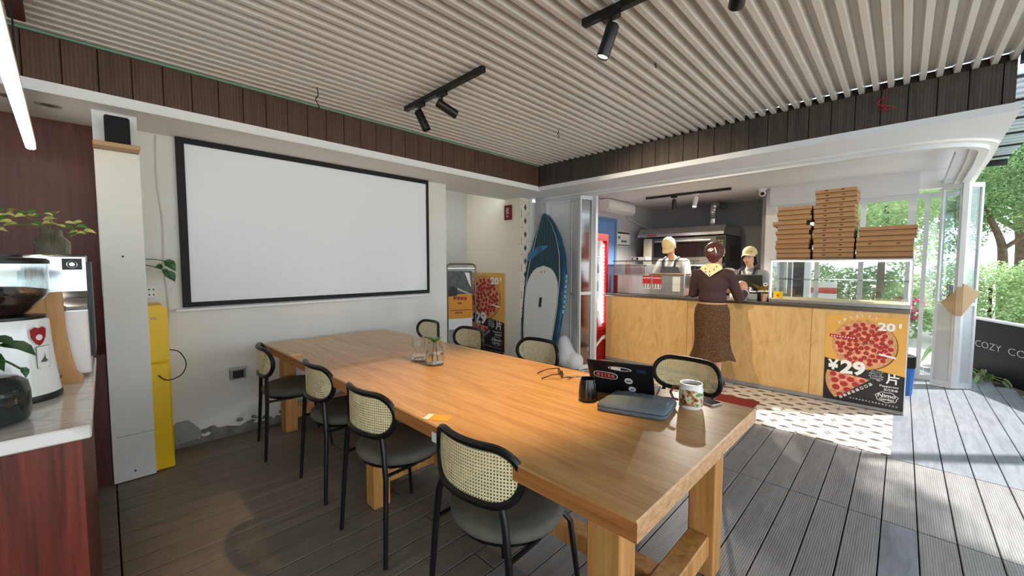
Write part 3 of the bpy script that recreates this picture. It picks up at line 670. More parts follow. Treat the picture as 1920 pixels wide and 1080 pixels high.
# sunglasses and keys
m_tort = mat('brown_acetate', srgb(44, 22, 14), 0.25); m_lens = mat('dark_lens', srgb(30, 20, 16), 0.1)
t = thing('sunglasses', 'brown sunglasses lying folded open on the table', 'sunglasses', (1.835, 1.40, 0.75), R(52))
for s_ in (-1, 1):
    b = MB(); b.tube([(0.030 * s_ + 0.023 * math.cos(k * PI / 10), 0, 0.021 + 0.018 * math.sin(k * PI / 10)) for k in range(20)], 0.003, 6, closed=True); b.build('rim', m_tort, t)
    b = MB(); b.prism([(0.030 * s_ + 0.022 * math.cos(k * PI / 10), 0.021 + 0.017 * math.sin(k * PI / 10)) for k in range(20)], 0.002, 'y', -0.001); b.build('lens', m_lens, t)
    b = MB(); b.tube([(0.06 * s_, 0, 0.032), (0.062 * s_, 0.07, 0.026), (0.058 * s_, 0.125, 0.006)], [0.003, 0.0025, 0.004], 6); b.build('temple', m_tort, t)
t = thing('keys', 'small bunch of keys with a ring beside the sunglasses', 'keys', (1.87, 1.335, 0.751))
b = MB(); b.tube([(0.016 * math.cos(k * PI / 8), 0.016 * math.sin(k * PI / 8), 0.002) for k in range(16)], 0.0014, 6, closed=True); b.build('ring', m_steel, t)
for a in (150, 190, 320):
    b = MB(); b.bbox((0.014, -0.009, 0), (0.034, 0.009, 0.003), 0.001); b.box((0.034, -0.003, 0.0005), (0.066, 0.003, 0.0025)); b.build('key', m_steel2, t, rot=(0, 0, R(a)))
# glass jars
m_jar = mat('jar_glass', (0.96, 0.98, 0.97, 1), 0.02, trans=1.0, ior=1.3); m_water = mat('jar_water', (0.90, 0.94, 0.82, 1), 0.0, trans=1.0, ior=1.2)
t = thing('glass_vase', 'empty fluted two-bulb glass vase, left of the pair on the table', 'vase', (1.475, 2.33, 0.75))
pr_ = [(0.030, 0.002), (0.052, 0.012), (0.060, 0.035), (0.054, 0.062), (0.036, 0.078), (0.034, 0.084), (0.040, 0.10), (0.043, 0.13), (0.042, 0.158)]
b = MB(); n_ = 40; full = pr_ + [(r - 0.003, z) for r, z in reversed(pr_[1:])] + [(0.001, 0.008)]
b.lathe(full, n_)
for k in range(len(full)):
    for j in range(n_):
        if j % 2: q = b.v[k * n_ + j]; b.v[k * n_ + j] = (q[0] * 0.97, q[1] * 0.97, q[2])
b.build('glass', m_jar, t, smooth=50)
t = thing('glass_jar', 'clear glass jar of water holding a green sprig on the table', 'jar', (1.485, 2.155, 0.75))
pr_ = [(0.045, 0.002), (0.058, 0.008), (0.060, 0.03), (0.058, 0.08), (0.050, 0.115), (0.036, 0.130), (0.036, 0.14), (0.042, 0.15)]
b = MB(); b.lathe(pr_ + [(r - 0.003, z) for r, z in reversed(pr_[1:])] + [(0.001, 0.008)], 32); b.build('glass', m_jar, t, smooth=50)
b = MB(); b.lathe([(0.001, 0.009), (0.0545, 0.011), (0.0555, 0.03), (0.0545, 0.068), (0.001, 0.069)], 28); b.build('water', m_water, t, smooth=50)
m_leaf = mat('leaf_green', srgb(72, 118, 48), 0.45, noise=(8, 0.25)); m_leaf2 = mat('leaf_variegated', srgb(186, 184, 104), 0.5, noise=(30, 0.3)); m_leafd = mat('leaf_dark', srgb(44, 84, 40), 0.4, noise=(8, 0.25)); m_stem = mat('stem_green', srgb(96, 112, 60), 0.6)
def leaf(mb, p, d, size, wide=0.7, up=(0, 0, 1), curl=0.25):
    """one heart-shaped leaf starting at p along d, folded on its midrib"""
    p = Vector(p); d = Vector(d).normalized(); u = Vector(up); s_ = d.cross(u)
    if s_.length < 1e-3: s_ = d.cross(Vector((1, 0, 0)))
    s_.normalize(); nn = s_.cross(d).normalized(); V = []
    outline = [(0.0, 0.0), (0.12, 0.30), (0.38, 0.46), (0.68, 0.30), (1.0, 0.0)]
    mid = [p + d * size * x_ - nn * size * curl * x_ * x_ for x_, _ in outline]
    V += mid
    for x_, y_ in outline[1:4]: V.append(p + d * size * x_ + s_ * size * wide * y_ + nn * size * (0.12 - curl * x_ * x_))
    for x_, y_ in outline[1:4]: V.append(p + d * size * x_ - s_ * size * wide * y_ + nn * size * (0.12 - curl * x_ * x_))
    F = [(0, 1, 5), (1, 2, 6, 5), (2, 3, 7, 6), (3, 4, 7), (0, 8, 1), (1, 8, 9, 2), (2, 9, 10, 3), (3, 10, 4)]
    mb.add(V, F)
for k in range(9):
    a = k * 2.4; b = MB(); leaf(b, (0.01 * math.cos(a), 0.01 * math.sin(a), 0.145), (math.cos(a), math.sin(a), 0.5 + 0.5 * (k % 3)), 0.045 + 0.008 * (k % 2)); b.build('leaf', m_leaf, t)
b = MB()
for k in range(4): b.tube([(0.02 * math.cos(k * 1.6), 0.02 * math.sin(k * 1.6), 0.02), (0.008 * math.cos(k * 1.6), 0.008 * math.sin(k * 1.6), 0.15)], 0.0018, 5)
b.build('stem', m_stem, t)
# ---------------------------------------------------------------- projector screen on the back wall
t = thing('projection_screen', 'large white projection screen with a black border on the back wall', 'screen', (1.504, 3.885, 1.71))
def Q(x, y, z): return (x - 1.504, y - 3.885, z - 1.71)
b = MB(); b.box(Q(0.43, 3.866, 1.10), Q(2.58, 3.872, 2.32)); b.build('panel', m_screen, t)
for a, c_ in (((0.407, 3.856, 1.075), (0.456, 3.888, 2.342)), ((2.568, 3.856, 1.075), (2.597, 3.888, 2.342)), ((0.456, 3.856, 2.298), (2.568, 3.888, 2.342)), ((0.456, 3.856, 1.075), (2.568, 3.888, 1.112))):
    b = MB(); b.box(Q(*a), Q(*c_)); b.build('border', m_blackmatt, t)
b = MB(); b.bbox(Q(0.36, 3.84, 1.045), Q(2.64, 3.888, 1.066), 0.003); b.build('bottom_bar', m_white, t)
# wall fittings
t = thing('wall_socket', 'metal flip-lid socket on the wall below the screen', 'socket', (0.735, 3.888, 0.51))
b = MB(); b.bbox((-0.055, -0.022, -0.05), (0.055, 0.0, 0.04), 0.003); b.build('box', mat('zinc_box', srgb(140, 138, 132), 0.45, metal=0.6), t)
b = MB(); b.bbox((-0.035, -0.027, -0.04), (0.04, -0.02, 0.02), 0.002); b.build('plate', m_black, t)
b = MB(); b.bbox((-0.062, -0.060, 0.037), (0.062, -0.004, 0.045), 0.002); b.build('lid', m_steel, t)
b = MB(); b.bbox((-0.03, -0.012, -0.045), (0.03, 0.0, 0.045), 0.004, 0)
for sx in (-0.012, 0.012):
    for sz in (-0.02, 0.018): b.box((sx - 0.004, -0.0135, sz - 0.006), (sx + 0.004, -0.0115, sz + 0.006), 1)
tag(b.build('wall_socket', [m_white, m_black], None, (0.235, 3.888, 1.20)), 'white socket on the back wall above the yellow fridge', 'socket')
b = MB(); b.tube(spline([(0.30, 3.886, 2.33), (0.295, 3.885, 2.0), (0.315, 3.885, 1.7), (0.31, 3.885, 1.4), (0.325, 3.885, 1.1), (0.32, 3.885, 0.95)]), 0.005, 6)
tag(b.build('wall_cable', mat('painted_cable', srgb(206, 204, 196), 0.7), smooth=True), 'thin painted cable running down the back wall left of the screen', 'cable')
# yellow mini fridge behind the pillar board
t = thing('yellow_fridge', 'narrow bright yellow retro fridge half hidden behind the white pillar', 'fridge', (0.145, 3.54, 0))
b = MB(); b.bbox((-0.14, 0.02, 0.0), (0.143, 0.33, 1.125), 0.02); b.build('body', m_yellow, t)
b = MB(); b.bbox((-0.14, -0.005, 0.006), (0.145, 0.022, 0.742), 0.010); b.build('door', m_yellow, t)
b = MB(); b.prism([(-0.14, 0.752), (0.145, 0.752), (0.145, 1.085), (0.140, 1.108), (0.128, 1.122), (0.11, 1.127), (-0.12, 1.127), (-0.14, 1.11)], 0.027, 'y', -0.005); d_ = b.build('door', m_yellow, t)
b = MB(); b.bbox((0.060, -0.009, 1.035), (0.085, -0.004, 1.048), 0.002); b.build('badge', m_steel2, d_)
b = MB(); b.tube(spline([(0.292, 3.55, 0.82), (0.34, 3.52, 0.80), (0.37, 3.50, 0.72), (0.34, 3.50, 0.645), (0.27, 3.515, 0.62), (0.225, 3.525, 0.66)]), 0.0035, 6)
tag(b.build('power_cord', m_blackmatt, smooth=True), 'black cord looping out of the yellow fridge', 'cord')
# trailing leaves beside the pillar
t = thing('pothos_sprig', 'green sprig of two stems reaching out from behind the white pillar', 'plant', (0.19, 3.74, 1.40))
for pts in ([(-0.06, 0.10, 0.0), (-0.02, 0.03, 0.03), (0.05, -0.01, 0.035), (0.12, -0.02, 0.022)], [(-0.06, 0.10, 0.0), (-0.02, 0.03, 0.0), (0.05, -0.01, -0.015), (0.13, -0.02, -0.05)]):
    b = MB(); b.tube(spline(pts), 0.003, 5); b.build('stem', m_leafd, t)
b = MB(); b.lathe([(0.03, -0.08), (0.042, 0.0), (0.044, 0.004), (0.038, 0.004), (0.03, -0.07)], 16, (-0.06, 0.10, 0.0)); b.box((-0.10, 0.10, -0.07), (-0.02, 0.148, -0.03)); b.build('wall_pot', m_white, t)
for p, d, s_ in (((0.115, -0.02, 0.03), (0.5, -0.3, -0.6), 0.095), ((0.10, -0.02, -0.01), (-0.4, -0.3, -0.1), 0.05), ((0.12, -0.02, -0.05), (0.5, -0.2, -0.7), 0.085), ((0.11, -0.03, -0.03), (0.1, -0.4, -0.8), 0.06)):
    b = MB(); leaf(b, p, d, s_, 0.8, (0.3, -1, 0.3)); b.build('leaf', m_leafd, t)
# speaker on the pillar shelf
t = thing('wall_speaker', 'small black speaker standing on the pillar shelf', 'speaker', (0.094, 3.47, 2.128))
b = MB(); b.bbox((-0.056, -0.045, 0.0), (0.056, 0.075, 0.165), 0.008); b.build('cabinet', m_blackmatt, t)
b = MB(); b.bbox((-0.048, -0.052, 0.006), (0.048, -0.044, 0.158), 0.004); b.build('grille', mat('speaker_cloth', srgb(30, 30, 31), 0.95, bump=(300, 0.4)), t)
# soffit downlight; the second ring stands in for another round fitting
for (p, s_) in (((-0.185, 3.64), 'white recessed downlight in the soffit beside the pillar'), ((-0.33, 3.60), 'round grey fitting in the soffit over the red panelling')):
    t = thing('downlight', s_, 'ceiling light', (p[0], p[1], 2.34)); b = MB(); b.lathe([(0.055, 0), (0.055, -0.006), (0.042, -0.008), (0.036, -0.004)], 24); b.build('ring', mat('grey_ring', srgb(170, 168, 160), 0.5), t, smooth=True)
    b = MB(); b.lathe([(0.036, -0.0045), (0.001, -0.0046)], 24, capb=False); b.build('lens', mat('matt_lens', srgb(120, 112, 96), 0.4), t)
# pendant light tube
m_tube = mat('glowing_tube', (1, 1, 1, 1), 0.5, emit=((1.0, 0.90, 0.74, 1), 7.0))
t = thing('pendant_light', 'glowing white linear pendant light hanging over the coffee bar', 'lamp', (-0.235, 2.85, 2.12), R(2.5))
b = MB(); b.bbox((-0.022, -1.4, 0.0), (0.022, 0.95, 0.028), 0.004); b.build('housing', m_white, t)
b = MB(); b.bbox((-0.020, -1.39, -0.030), (0.020, 0.94, 0.0), 0.008); b.build('diffuser', m_tube, t)
for yy in (0.0, -1.1):
    b = MB(); b.tube([(0, yy, 0.025), (0, yy, 0.535)], 0.0035, 6); b.build('hanging_wire', m_black, t)
b = MB(); b.bbox((-0.03, -1.3, 0.495), (0.03, 0.36, 0.528), 0.004); b.build('mounting_bar', m_redwood, t)
# track lights under the corrugated ceiling
m_warm = mat('lit_lens', (1, 1, 1, 1), 0.4, emit=((1.0, 0.86, 0.55, 1), 9.0)); m_off = mat('unlit_lens', srgb(40, 40, 42), 0.2)
def track_light(name, label, a, b_, heads, z=2.645, lit=(), shells=None):
    a = Vector((*a, z)); b_ = Vector((*b_, z)); t = thing(name, label, 'track light', a)
    d = (b_ - a); m = MB(); ang = math.atan2(d.y, d.x)
    m.bbox((0, -0.018, -0.035), (d.length, 0.018, 0.0), 0.002); m.build('track', m_black, t, rot=(0, 0, ang))
    for i, (f, aim) in enumerate(heads):
        p = d * f + Vector((0, 0, -0.035)); aim = Vector(aim).normalized(); M = aim.to_track_quat('Z', 'Y').to_matrix()
        h = MB(); h.bbox((p.x - 0.02, p.y - 0.045, p.z - 0.022), (p.x + 0.02, p.y + 0.045, p.z), 0.003); h.tube([p + Vector((0, 0, -0.02)), p + Vector((0, 0, -0.065))], 0.008, 8)
        c_ = p + Vector((0, 0, -0.085)); st = c_ - aim * 0.04
        h.lathe([(0.0005, 0), (0.028, 0.002), (0.031, 0.006), (0.031, 0.155), (0.0285, 0.16), (0.026, 0.152)], 24, st, M=M, capb=True); hd = h.build('spot_head', shells[i] if shells else m_black, t, smooth=35)
        q = MB(); q.lathe([(0.026, 0.150), (0.0005, 0.1505)], 20, st, M=M, capb=False); q.build('lens', m_warm if i in lit else m_off, hd)
        if i in lit:
            e, cone, colr = lit[i]; ld = bpy.data.lights.new('spot', 'SPOT'); ld.energy = e; ld.spot_size = R(cone); ld.spot_blend = 0.7; ld.color = colr; ld.shadow_soft_size = 0.025
            lo = bpy.data.objects.new('spot_lamp', ld); C.objects.link(lo); lo.parent = hd; lo.location = st + aim * 0.175; lo.rotation_euler = (-aim).to_track_quat('Z', 'Y').to_euler()
    return t
track_light('track_light', 'black ceiling track with two black spot heads above the middle of the table', (1.73, 2.87), (1.723, 1.934), [(0.22, (0.25, -0.35, -0.9)), (0.52, (0.92, -0.27, -0.42))], lit={1: (210, 62, (1.0, 0.80, 0.56))})
track_light('track_light', 'black ceiling track with a lit spot head near the top of the picture', (1.77, 1.22), (1.80, 0.25), [(0.16, (-0.16, 0.26, -0.93)), (0.75, (0.85, 0.45, -0.5))], lit={0: (170, 60, (1.0, 0.66, 0.32)), 1: (120, 44, (1.0, 0.80, 0.55))})
# hooks and wires left on the ceiling
for (p, s_, r_) in (((1.11, 3.02), 'bent wire hanging from the ceiling over the projection screen', 0.16), ((3.02, 2.35), 'short wire stub hanging from the ceiling near the inner corner', 0.07), ((2.45, 1.15), 'small wire stub on the ceiling beyond the lit track light', 0.03)):
    b = MB(); b.tube(spline([(0, 0, 0), (0.01, 0.005, -r_ * 0.3), (-0.01, 0.0, -r_ * 0.55), (0.012, 0, -r_ * 0.8), (0, 0, -r_)], 5), 0.0035, 5); tag(b.build('ceiling_wire', m_blackmatt, None, (p[0], p[1], 2.652)), s_, 'wire')
b = MB(); rr = random.Random(3); pts = [(rr.uniform(-0.03, 0.0), rr.uniform(-0.05, 0.05), -0.03 - rr.uniform(0, 0.11)) for _ in range(12)]
b.tube(spline([(0, 0, 0.05)] + pts, 5), 0.0025, 5); tag(b.build('wire_tangle', mat('red_wire', srgb(160, 30, 45), 0.5), None, (3.93, 0.13, 2.62), smooth=True), 'tangle of red wire hanging on the dark fascia at right', 'wire')

# ---------------------------------------------------------------- coffee bar at left
def marble():
    m = mat('veined_marble', srgb(232, 226, 218), 0.12, coat=0.3); n = m.node_tree.nodes; l = m.node_tree.links; b_ = n['Principled BSDF']
    tc = n.new('ShaderNodeTexCoord'); mp = n.new('ShaderNodeMapping'); mp.inputs['Rotation'].default_value = (0, 0, 0.7); mp.inputs['Scale'].default_value = (1, 2.4, 1); l.new(tc.outputs['Object'], mp.inputs[0])
    wv = n.new('ShaderNodeTexNoise'); wv.inputs['Scale'].default_value = 2.2; wv.inputs['Detail'].default_value = 2; wv.inputs['Distortion'].default_value = 1.2; l.new(mp.outputs[0], wv.inputs['Vector'])
    cr = n.new('ShaderNodeValToRGB'); e = cr.color_ramp.elements; e[0].position = 0.465; e[0].color = srgb(234, 228, 220); e[1].position = 0.535; e[1].color = srgb(234, 228, 220); q = e.new(0.5); q.color = srgb(206, 196, 184)
    l.new(wv.outputs['Fac'], cr.inputs[0]); l.new(cr.outputs[0], b_.inputs['Base Color']); return m
t = thing('bar_counter', 'red wood coffee bar with a white marble worktop at left', 'counter', (-0.5, 2.2, 0))
b = MB(); b.box((-0.55, -0.545, 0), (0.435, 0.56, 0.912)); b.build('cabinet', m_redwood2, t)
b = MB(); b.bbox((-0.60, -0.585, 0.912), (0.457, 0.585, 0.95), 0.004); b.build('worktop', marble(), t)
# grinder
m_gw = mat('glossy_white', srgb(232, 236, 232), 0.15, coat=0.5)
t = thing('coffee_grinder', 'white coffee grinder with a clear bean hopper on the marble bar', 'grinder', (-0.235, 2.085, 0.95))
b = MB(); b.lathe([(0.118, 0.0), (0.120, 0.012), (0.118, 0.022)], 32, sx=1.0, sy=0.95); b.build('base', m_black, t, smooth=True)
b = MB(); b.lathe([(0.117, 0.022), (0.116, 0.03), (0.108, 0.10), (0.101, 0.19), (0.098, 0.262), (0.094, 0.270)], 36, sy=0.95, capt=True); b.build('body', m_gw, t, smooth=True)
b = MB(); b.lathe([(0.092, 0.271), (0.092, 0.280), (0.045, 0.284)], 32, capt=True); b.build('collar', m_black, t, smooth=True)
b = MB(); pf = [(0.045, 0.284), (0.062, 0.30), (0.098, 0.345), (0.103, 0.36), (0.104, 0.455)]; b.lathe(pf + [(r - 0.003, z) for r, z in reversed(pf)], 36, capb=False); b.build('hopper', glassy('hopper_plastic', (0.93, 0.95, 0.94, 1), 0.06), t, smooth=True)
b = MB(); b.lathe([(0.041, 0.286), (0.058, 0.302), (0.093, 0.347), (0.098, 0.36), (0.098, 0.366), (0.05, 0.375), (0.001, 0.378)], 28); b.build('beans', mat('roasted_beans', srgb(52, 32, 24), 0.5, noise=(60, 0.6), bump=(70, 1.0)), t)
b = MB(); b.lathe([(0.107, 0.452), (0.108, 0.462), (0.100, 0.470), (0.05, 0.474), (0.05, 0.482), (0.001, 0.483)], 32); b.build('lid', m_black, t, smooth=35)
def on_grinder(poly, z0, r_, a0, name, m):
    """small flat badge bent round the grinder body"""
    b = MB(); V = [((r_) * math.cos(a0 + u / r_), 0.95 * r_ * math.sin(a0 + u / r_), z0 + v_) for u, v_ in poly]; cpt = (r_ * math.cos(a0), 0.95 * r_ * math.sin(a0), z0); k = len(V)
    b.add(V + [cpt], [(i, (i + 1) % k, k) for i in range(k)]); return b.build(name, m, t)
a0 = R(-42)
sh = [(-0.024, 0.022), (-0.012, 0.030), (0.0, 0.026), (0.012, 0.030), (0.024, 0.022), (0.022, -0.004), (0.012, -0.022), (0.0, -0.032), (-0.012, -0.022), (-0.022, -0.004)]
on_grinder([(u * 1.12, v_ * 1.12) for u, v_ in sh], 0.215, 0.1035, a0, 'badge_edge', mat('badge_silver', srgb(210, 200, 200), 0.4)); on_grinder(sh, 0.215, 0.1042, a0, 'badge', mat('badge_red', srgb(150, 22, 34), 0.35)); on_grinder([(0.010 * math.cos(k * PI / 6), 0.010 * math.sin(k * PI / 6) - 0.004) for k in range(12)], 0.215, 0.1049, a0, 'badge_emblem', mat('badge_white', srgb(232, 220, 220), 0.4))
on_grinder([(-0.021, -0.036), (0.021, -0.036), (0.021, 0.036), (-0.021, 0.036)], 0.145, 0.1082, a0 + 0.06, 'label_border', mat('label_grey', srgb(110, 110, 112), 0.5)); on_grinder([(-0.0195, -0.0345), (0.0195, -0.0345), (0.0195, 0.0345), (-0.0195, 0.0345)], 0.145, 0.1087, a0 + 0.06, 'label_plate', m_gw)
on_grinder([(-0.012, -0.016), (-0.002, -0.010), (0.003, 0.012), (0.006, -0.008), (0.014, -0.014), (0.004, -0.018)], 0.145, 0.1092, a0 + 0.06, 'label_drawing', mat('label_ink', srgb(90, 92, 96), 0.5))
# flared wooden stand
m_bw = wood('beech', srgb(208, 158, 100), srgb(178, 126, 72), (6, 6, 0.8), 4, 0.45)
t = thing('wooden_stand', 'flared light wood stand between the grinder and the espresso machine', 'stand', (-0.12, 2.27, 0.95))
b = MB(); b.prism([(-0.40, 0.27), (0.005, 0.27), (0.005, 0.335), (0.0, 0.345), (-0.40, 0.345)], 0.05, 'y', -0.025); b.build('crossbar', m_bw, t)
b = MB(); b.prism([(-0.035, 0.345), (-0.03, 0.2), (-0.02, 0.1), (-0.005, 0.03), (-0.02, 0.0), (0.045, 0.0), (0.048, 0.012), (0.030, 0.04), (0.020, 0.1), (0.010, 0.2), (0.006, 0.345)], 0.056, 'y', -0.028); b.build('leg', m_bw, t)
b = MB(); b.prism([(-0.40, 0.345), (-0.40, 0.0), (-0.36, 0.0), (-0.365, 0.345)], 0.056, 'y', -0.028); b.build('leg', m_bw, t)
# espresso machine
m_chrome = mat('polished_steel', srgb(214, 216, 218), 0.14, metal=1.0, noise=(5, 0.05))
t = thing('espresso_machine', 'white and polished steel espresso machine on the marble bar', 'coffee machine', (-0.33, 2.56, 0.95))
b = MB(); b.bbox((-0.30, -0.225, 0.012), (0.278, 0.20, 0.27), 0.006); b.build('body', mat('machine_white', srgb(230, 226, 222), 0.25, coat=0.3), t)
b = MB(); b.prism([(-0.225, 0.265), (-0.222, 0.285), (-0.20, 0.31), (-0.15, 0.325), (-0.125, 0.34), (-0.115, 0.48), (-0.10, 0.488), (0.195, 0.488), (0.20, 0.265)], 0.578, 'x', -0.30); b.build('upper_housing', m_chrome, t, smooth=35)
b = MB(); b.box((0.278, -0.10, 0.06), (0.292, 0.20, 0.46)); b.build('side_panel', m_black, t)
b = MB(); b.box((0.212, -0.1215, 0.428), (0.268, -0.1165, 0.474), 0); b.tube([(0.24 + 0.015 * math.cos(k * PI / 8), -0.122, 0.45 + 0.015 * math.sin(k * PI / 8)) for k in range(16)], 0.002, 5, closed=True, mi=1); b.lathe([(0.008, 0), (0.008, 0.002)], 12, (0.24, -0.1215, 0.45), M=Matrix.Rotation(R(90), 3, 'X'), mi=1, capt=True); b.build('badge', [m_black, m_steel], t)
for sx in (-0.25, 0.24):
    for sy in (-0.18, 0.16):
        b = MB(); b.lathe([(0.015, 0), (0.013, 0.013)], 12, (sx, sy, 0)); b.build('foot', m_black, t)
b = MB(); b.tube([(0.03, -0.225, 0.235), (0.035, -0.262, 0.235), (0.04, -0.285, 0.22)], [0.007, 0.008, 0.006], 8); b.build('steam_tap', m_black, t)
# vase with variegated vine on the machine
t = thing('vine_jar', 'dimpled glass jar of variegated vine on top of the espresso machine', 'plant', (-0.15, 2.62, 1.438))
pr_ = [(0.042, 0.001), (0.052, 0.006), (0.054, 0.05), (0.050, 0.066), (0.034, 0.082), (0.031, 0.105), (0.034, 0.112)]
b = MB(); b.lathe(pr_ + [(r - 0.003, z) for r, z in reversed(pr_[1:])] + [(0.001, 0.006)], 28); b.build('jar', mat('dimpled_glass', (0.80, 0.84, 0.70, 1), 0.10, trans=0.95, ior=1.2, bump=(60, 0.6)), t, smooth=50)
for pts in ([(0, 0, 0.03), (-0.01, 0, 0.11), (-0.06, -0.02, 0.155), (-0.12, -0.02, 0.17)], [(0, 0, 0.03), (-0.02, 0, 0.11), (-0.09, -0.02, 0.125), (-0.155, -0.03, 0.10)], [(0, 0, 0.03), (0.015, 0, 0.11), (0.055, -0.02, 0.13), (0.075, -0.02, 0.09)], [(0, 0, 0.03), (0, 0, 0.11), (0.0, -0.03, 0.17)]):
    b = MB(); b.tube(spline(pts, 5), 0.002, 5); b.build('stem', m_stem, t)
rr = random.Random(5)
for k in range(46):
    if k < 32: x_ = rr.uniform(-0.155, 0.02); z_ = 0.125 + 0.055 * rr.random() - (0.03 if x_ < -0.12 else 0)
    else: x_ = rr.uniform(0.02, 0.095); z_ = 0.09 + 0.06 * rr.random()
    b = MB(); leaf(b, (x_, rr.uniform(-0.05, 0.02), z_), (rr.uniform(-1, 1), rr.uniform(-1, 0.3), rr.uniform(-0.2, 0.4)), rr.uniform(0.028, 0.043), 0.8, (rr.uniform(-.3, .3), -0.6, 0.8)); b.build('leaf', m_leaf2 if k % 3 else m_leaf, t)
# dark round vase with leaves
t = thing('dark_vase', 'squat smoked-glass vase with green leaves at the near end of the bar', 'plant', (-0.262, 1.805, 0.95))
pr_ = [(0.075, 0.001), (0.096, 0.010), (0.100, 0.03), (0.100, 0.085), (0.095, 0.115), (0.075, 0.132), (0.045, 0.138)]
b = MB(); b.lathe(pr_ + [(r - 0.004, z) for r, z in reversed(pr_[1:])] + [(0.001, 0.007)], 36); b.build('vase', mat('smoked_glass', (0.045, 0.06, 0.055, 1), 0.06, trans=0.55, ior=1.4), t, smooth=50)
for pts, L_ in (([(0, 0, 0.08), (0.03, -0.05, 0.19), (0.06, -0.09, 0.235)], 0), ([(0, 0, 0.08), (0.02, -0.06, 0.17), (0.06, -0.12, 0.20), (0.10, -0.16, 0.175)], 0), ([(0, 0, 0.08), (0.0, -0.03, 0.2), (0.02, -0.06, 0.25)], 0)):
    b = MB(); b.tube(spline(pts, 6), 0.0028, 6); b.build('stem', m_leafd, t, smooth=True)
for p, d, s_ in (((0.055, -0.085, 0.235), (0.8, -0.5, -0.15), 0.085), ((0.02, -0.06, 0.245), (0.7, -0.6, 0.1), 0.09), ((0.10, -0.16, 0.18), (0.35, -0.25, -0.8), 0.03), ((0.02, -0.08, 0.215), (0.5, -0.4, -0.3), 0.075), ((-0.02, -0.05, 0.2), (0.1, -0.8, -0.3), 0.08), ((0.0, -0.10, 0.16), (0.3, -0.5, -0.5), 0.05)):
    b = MB(); leaf(b, p, d, s_, 0.8, (0.2, -0.2, 1)); b.build('leaf', m_leafd, t)
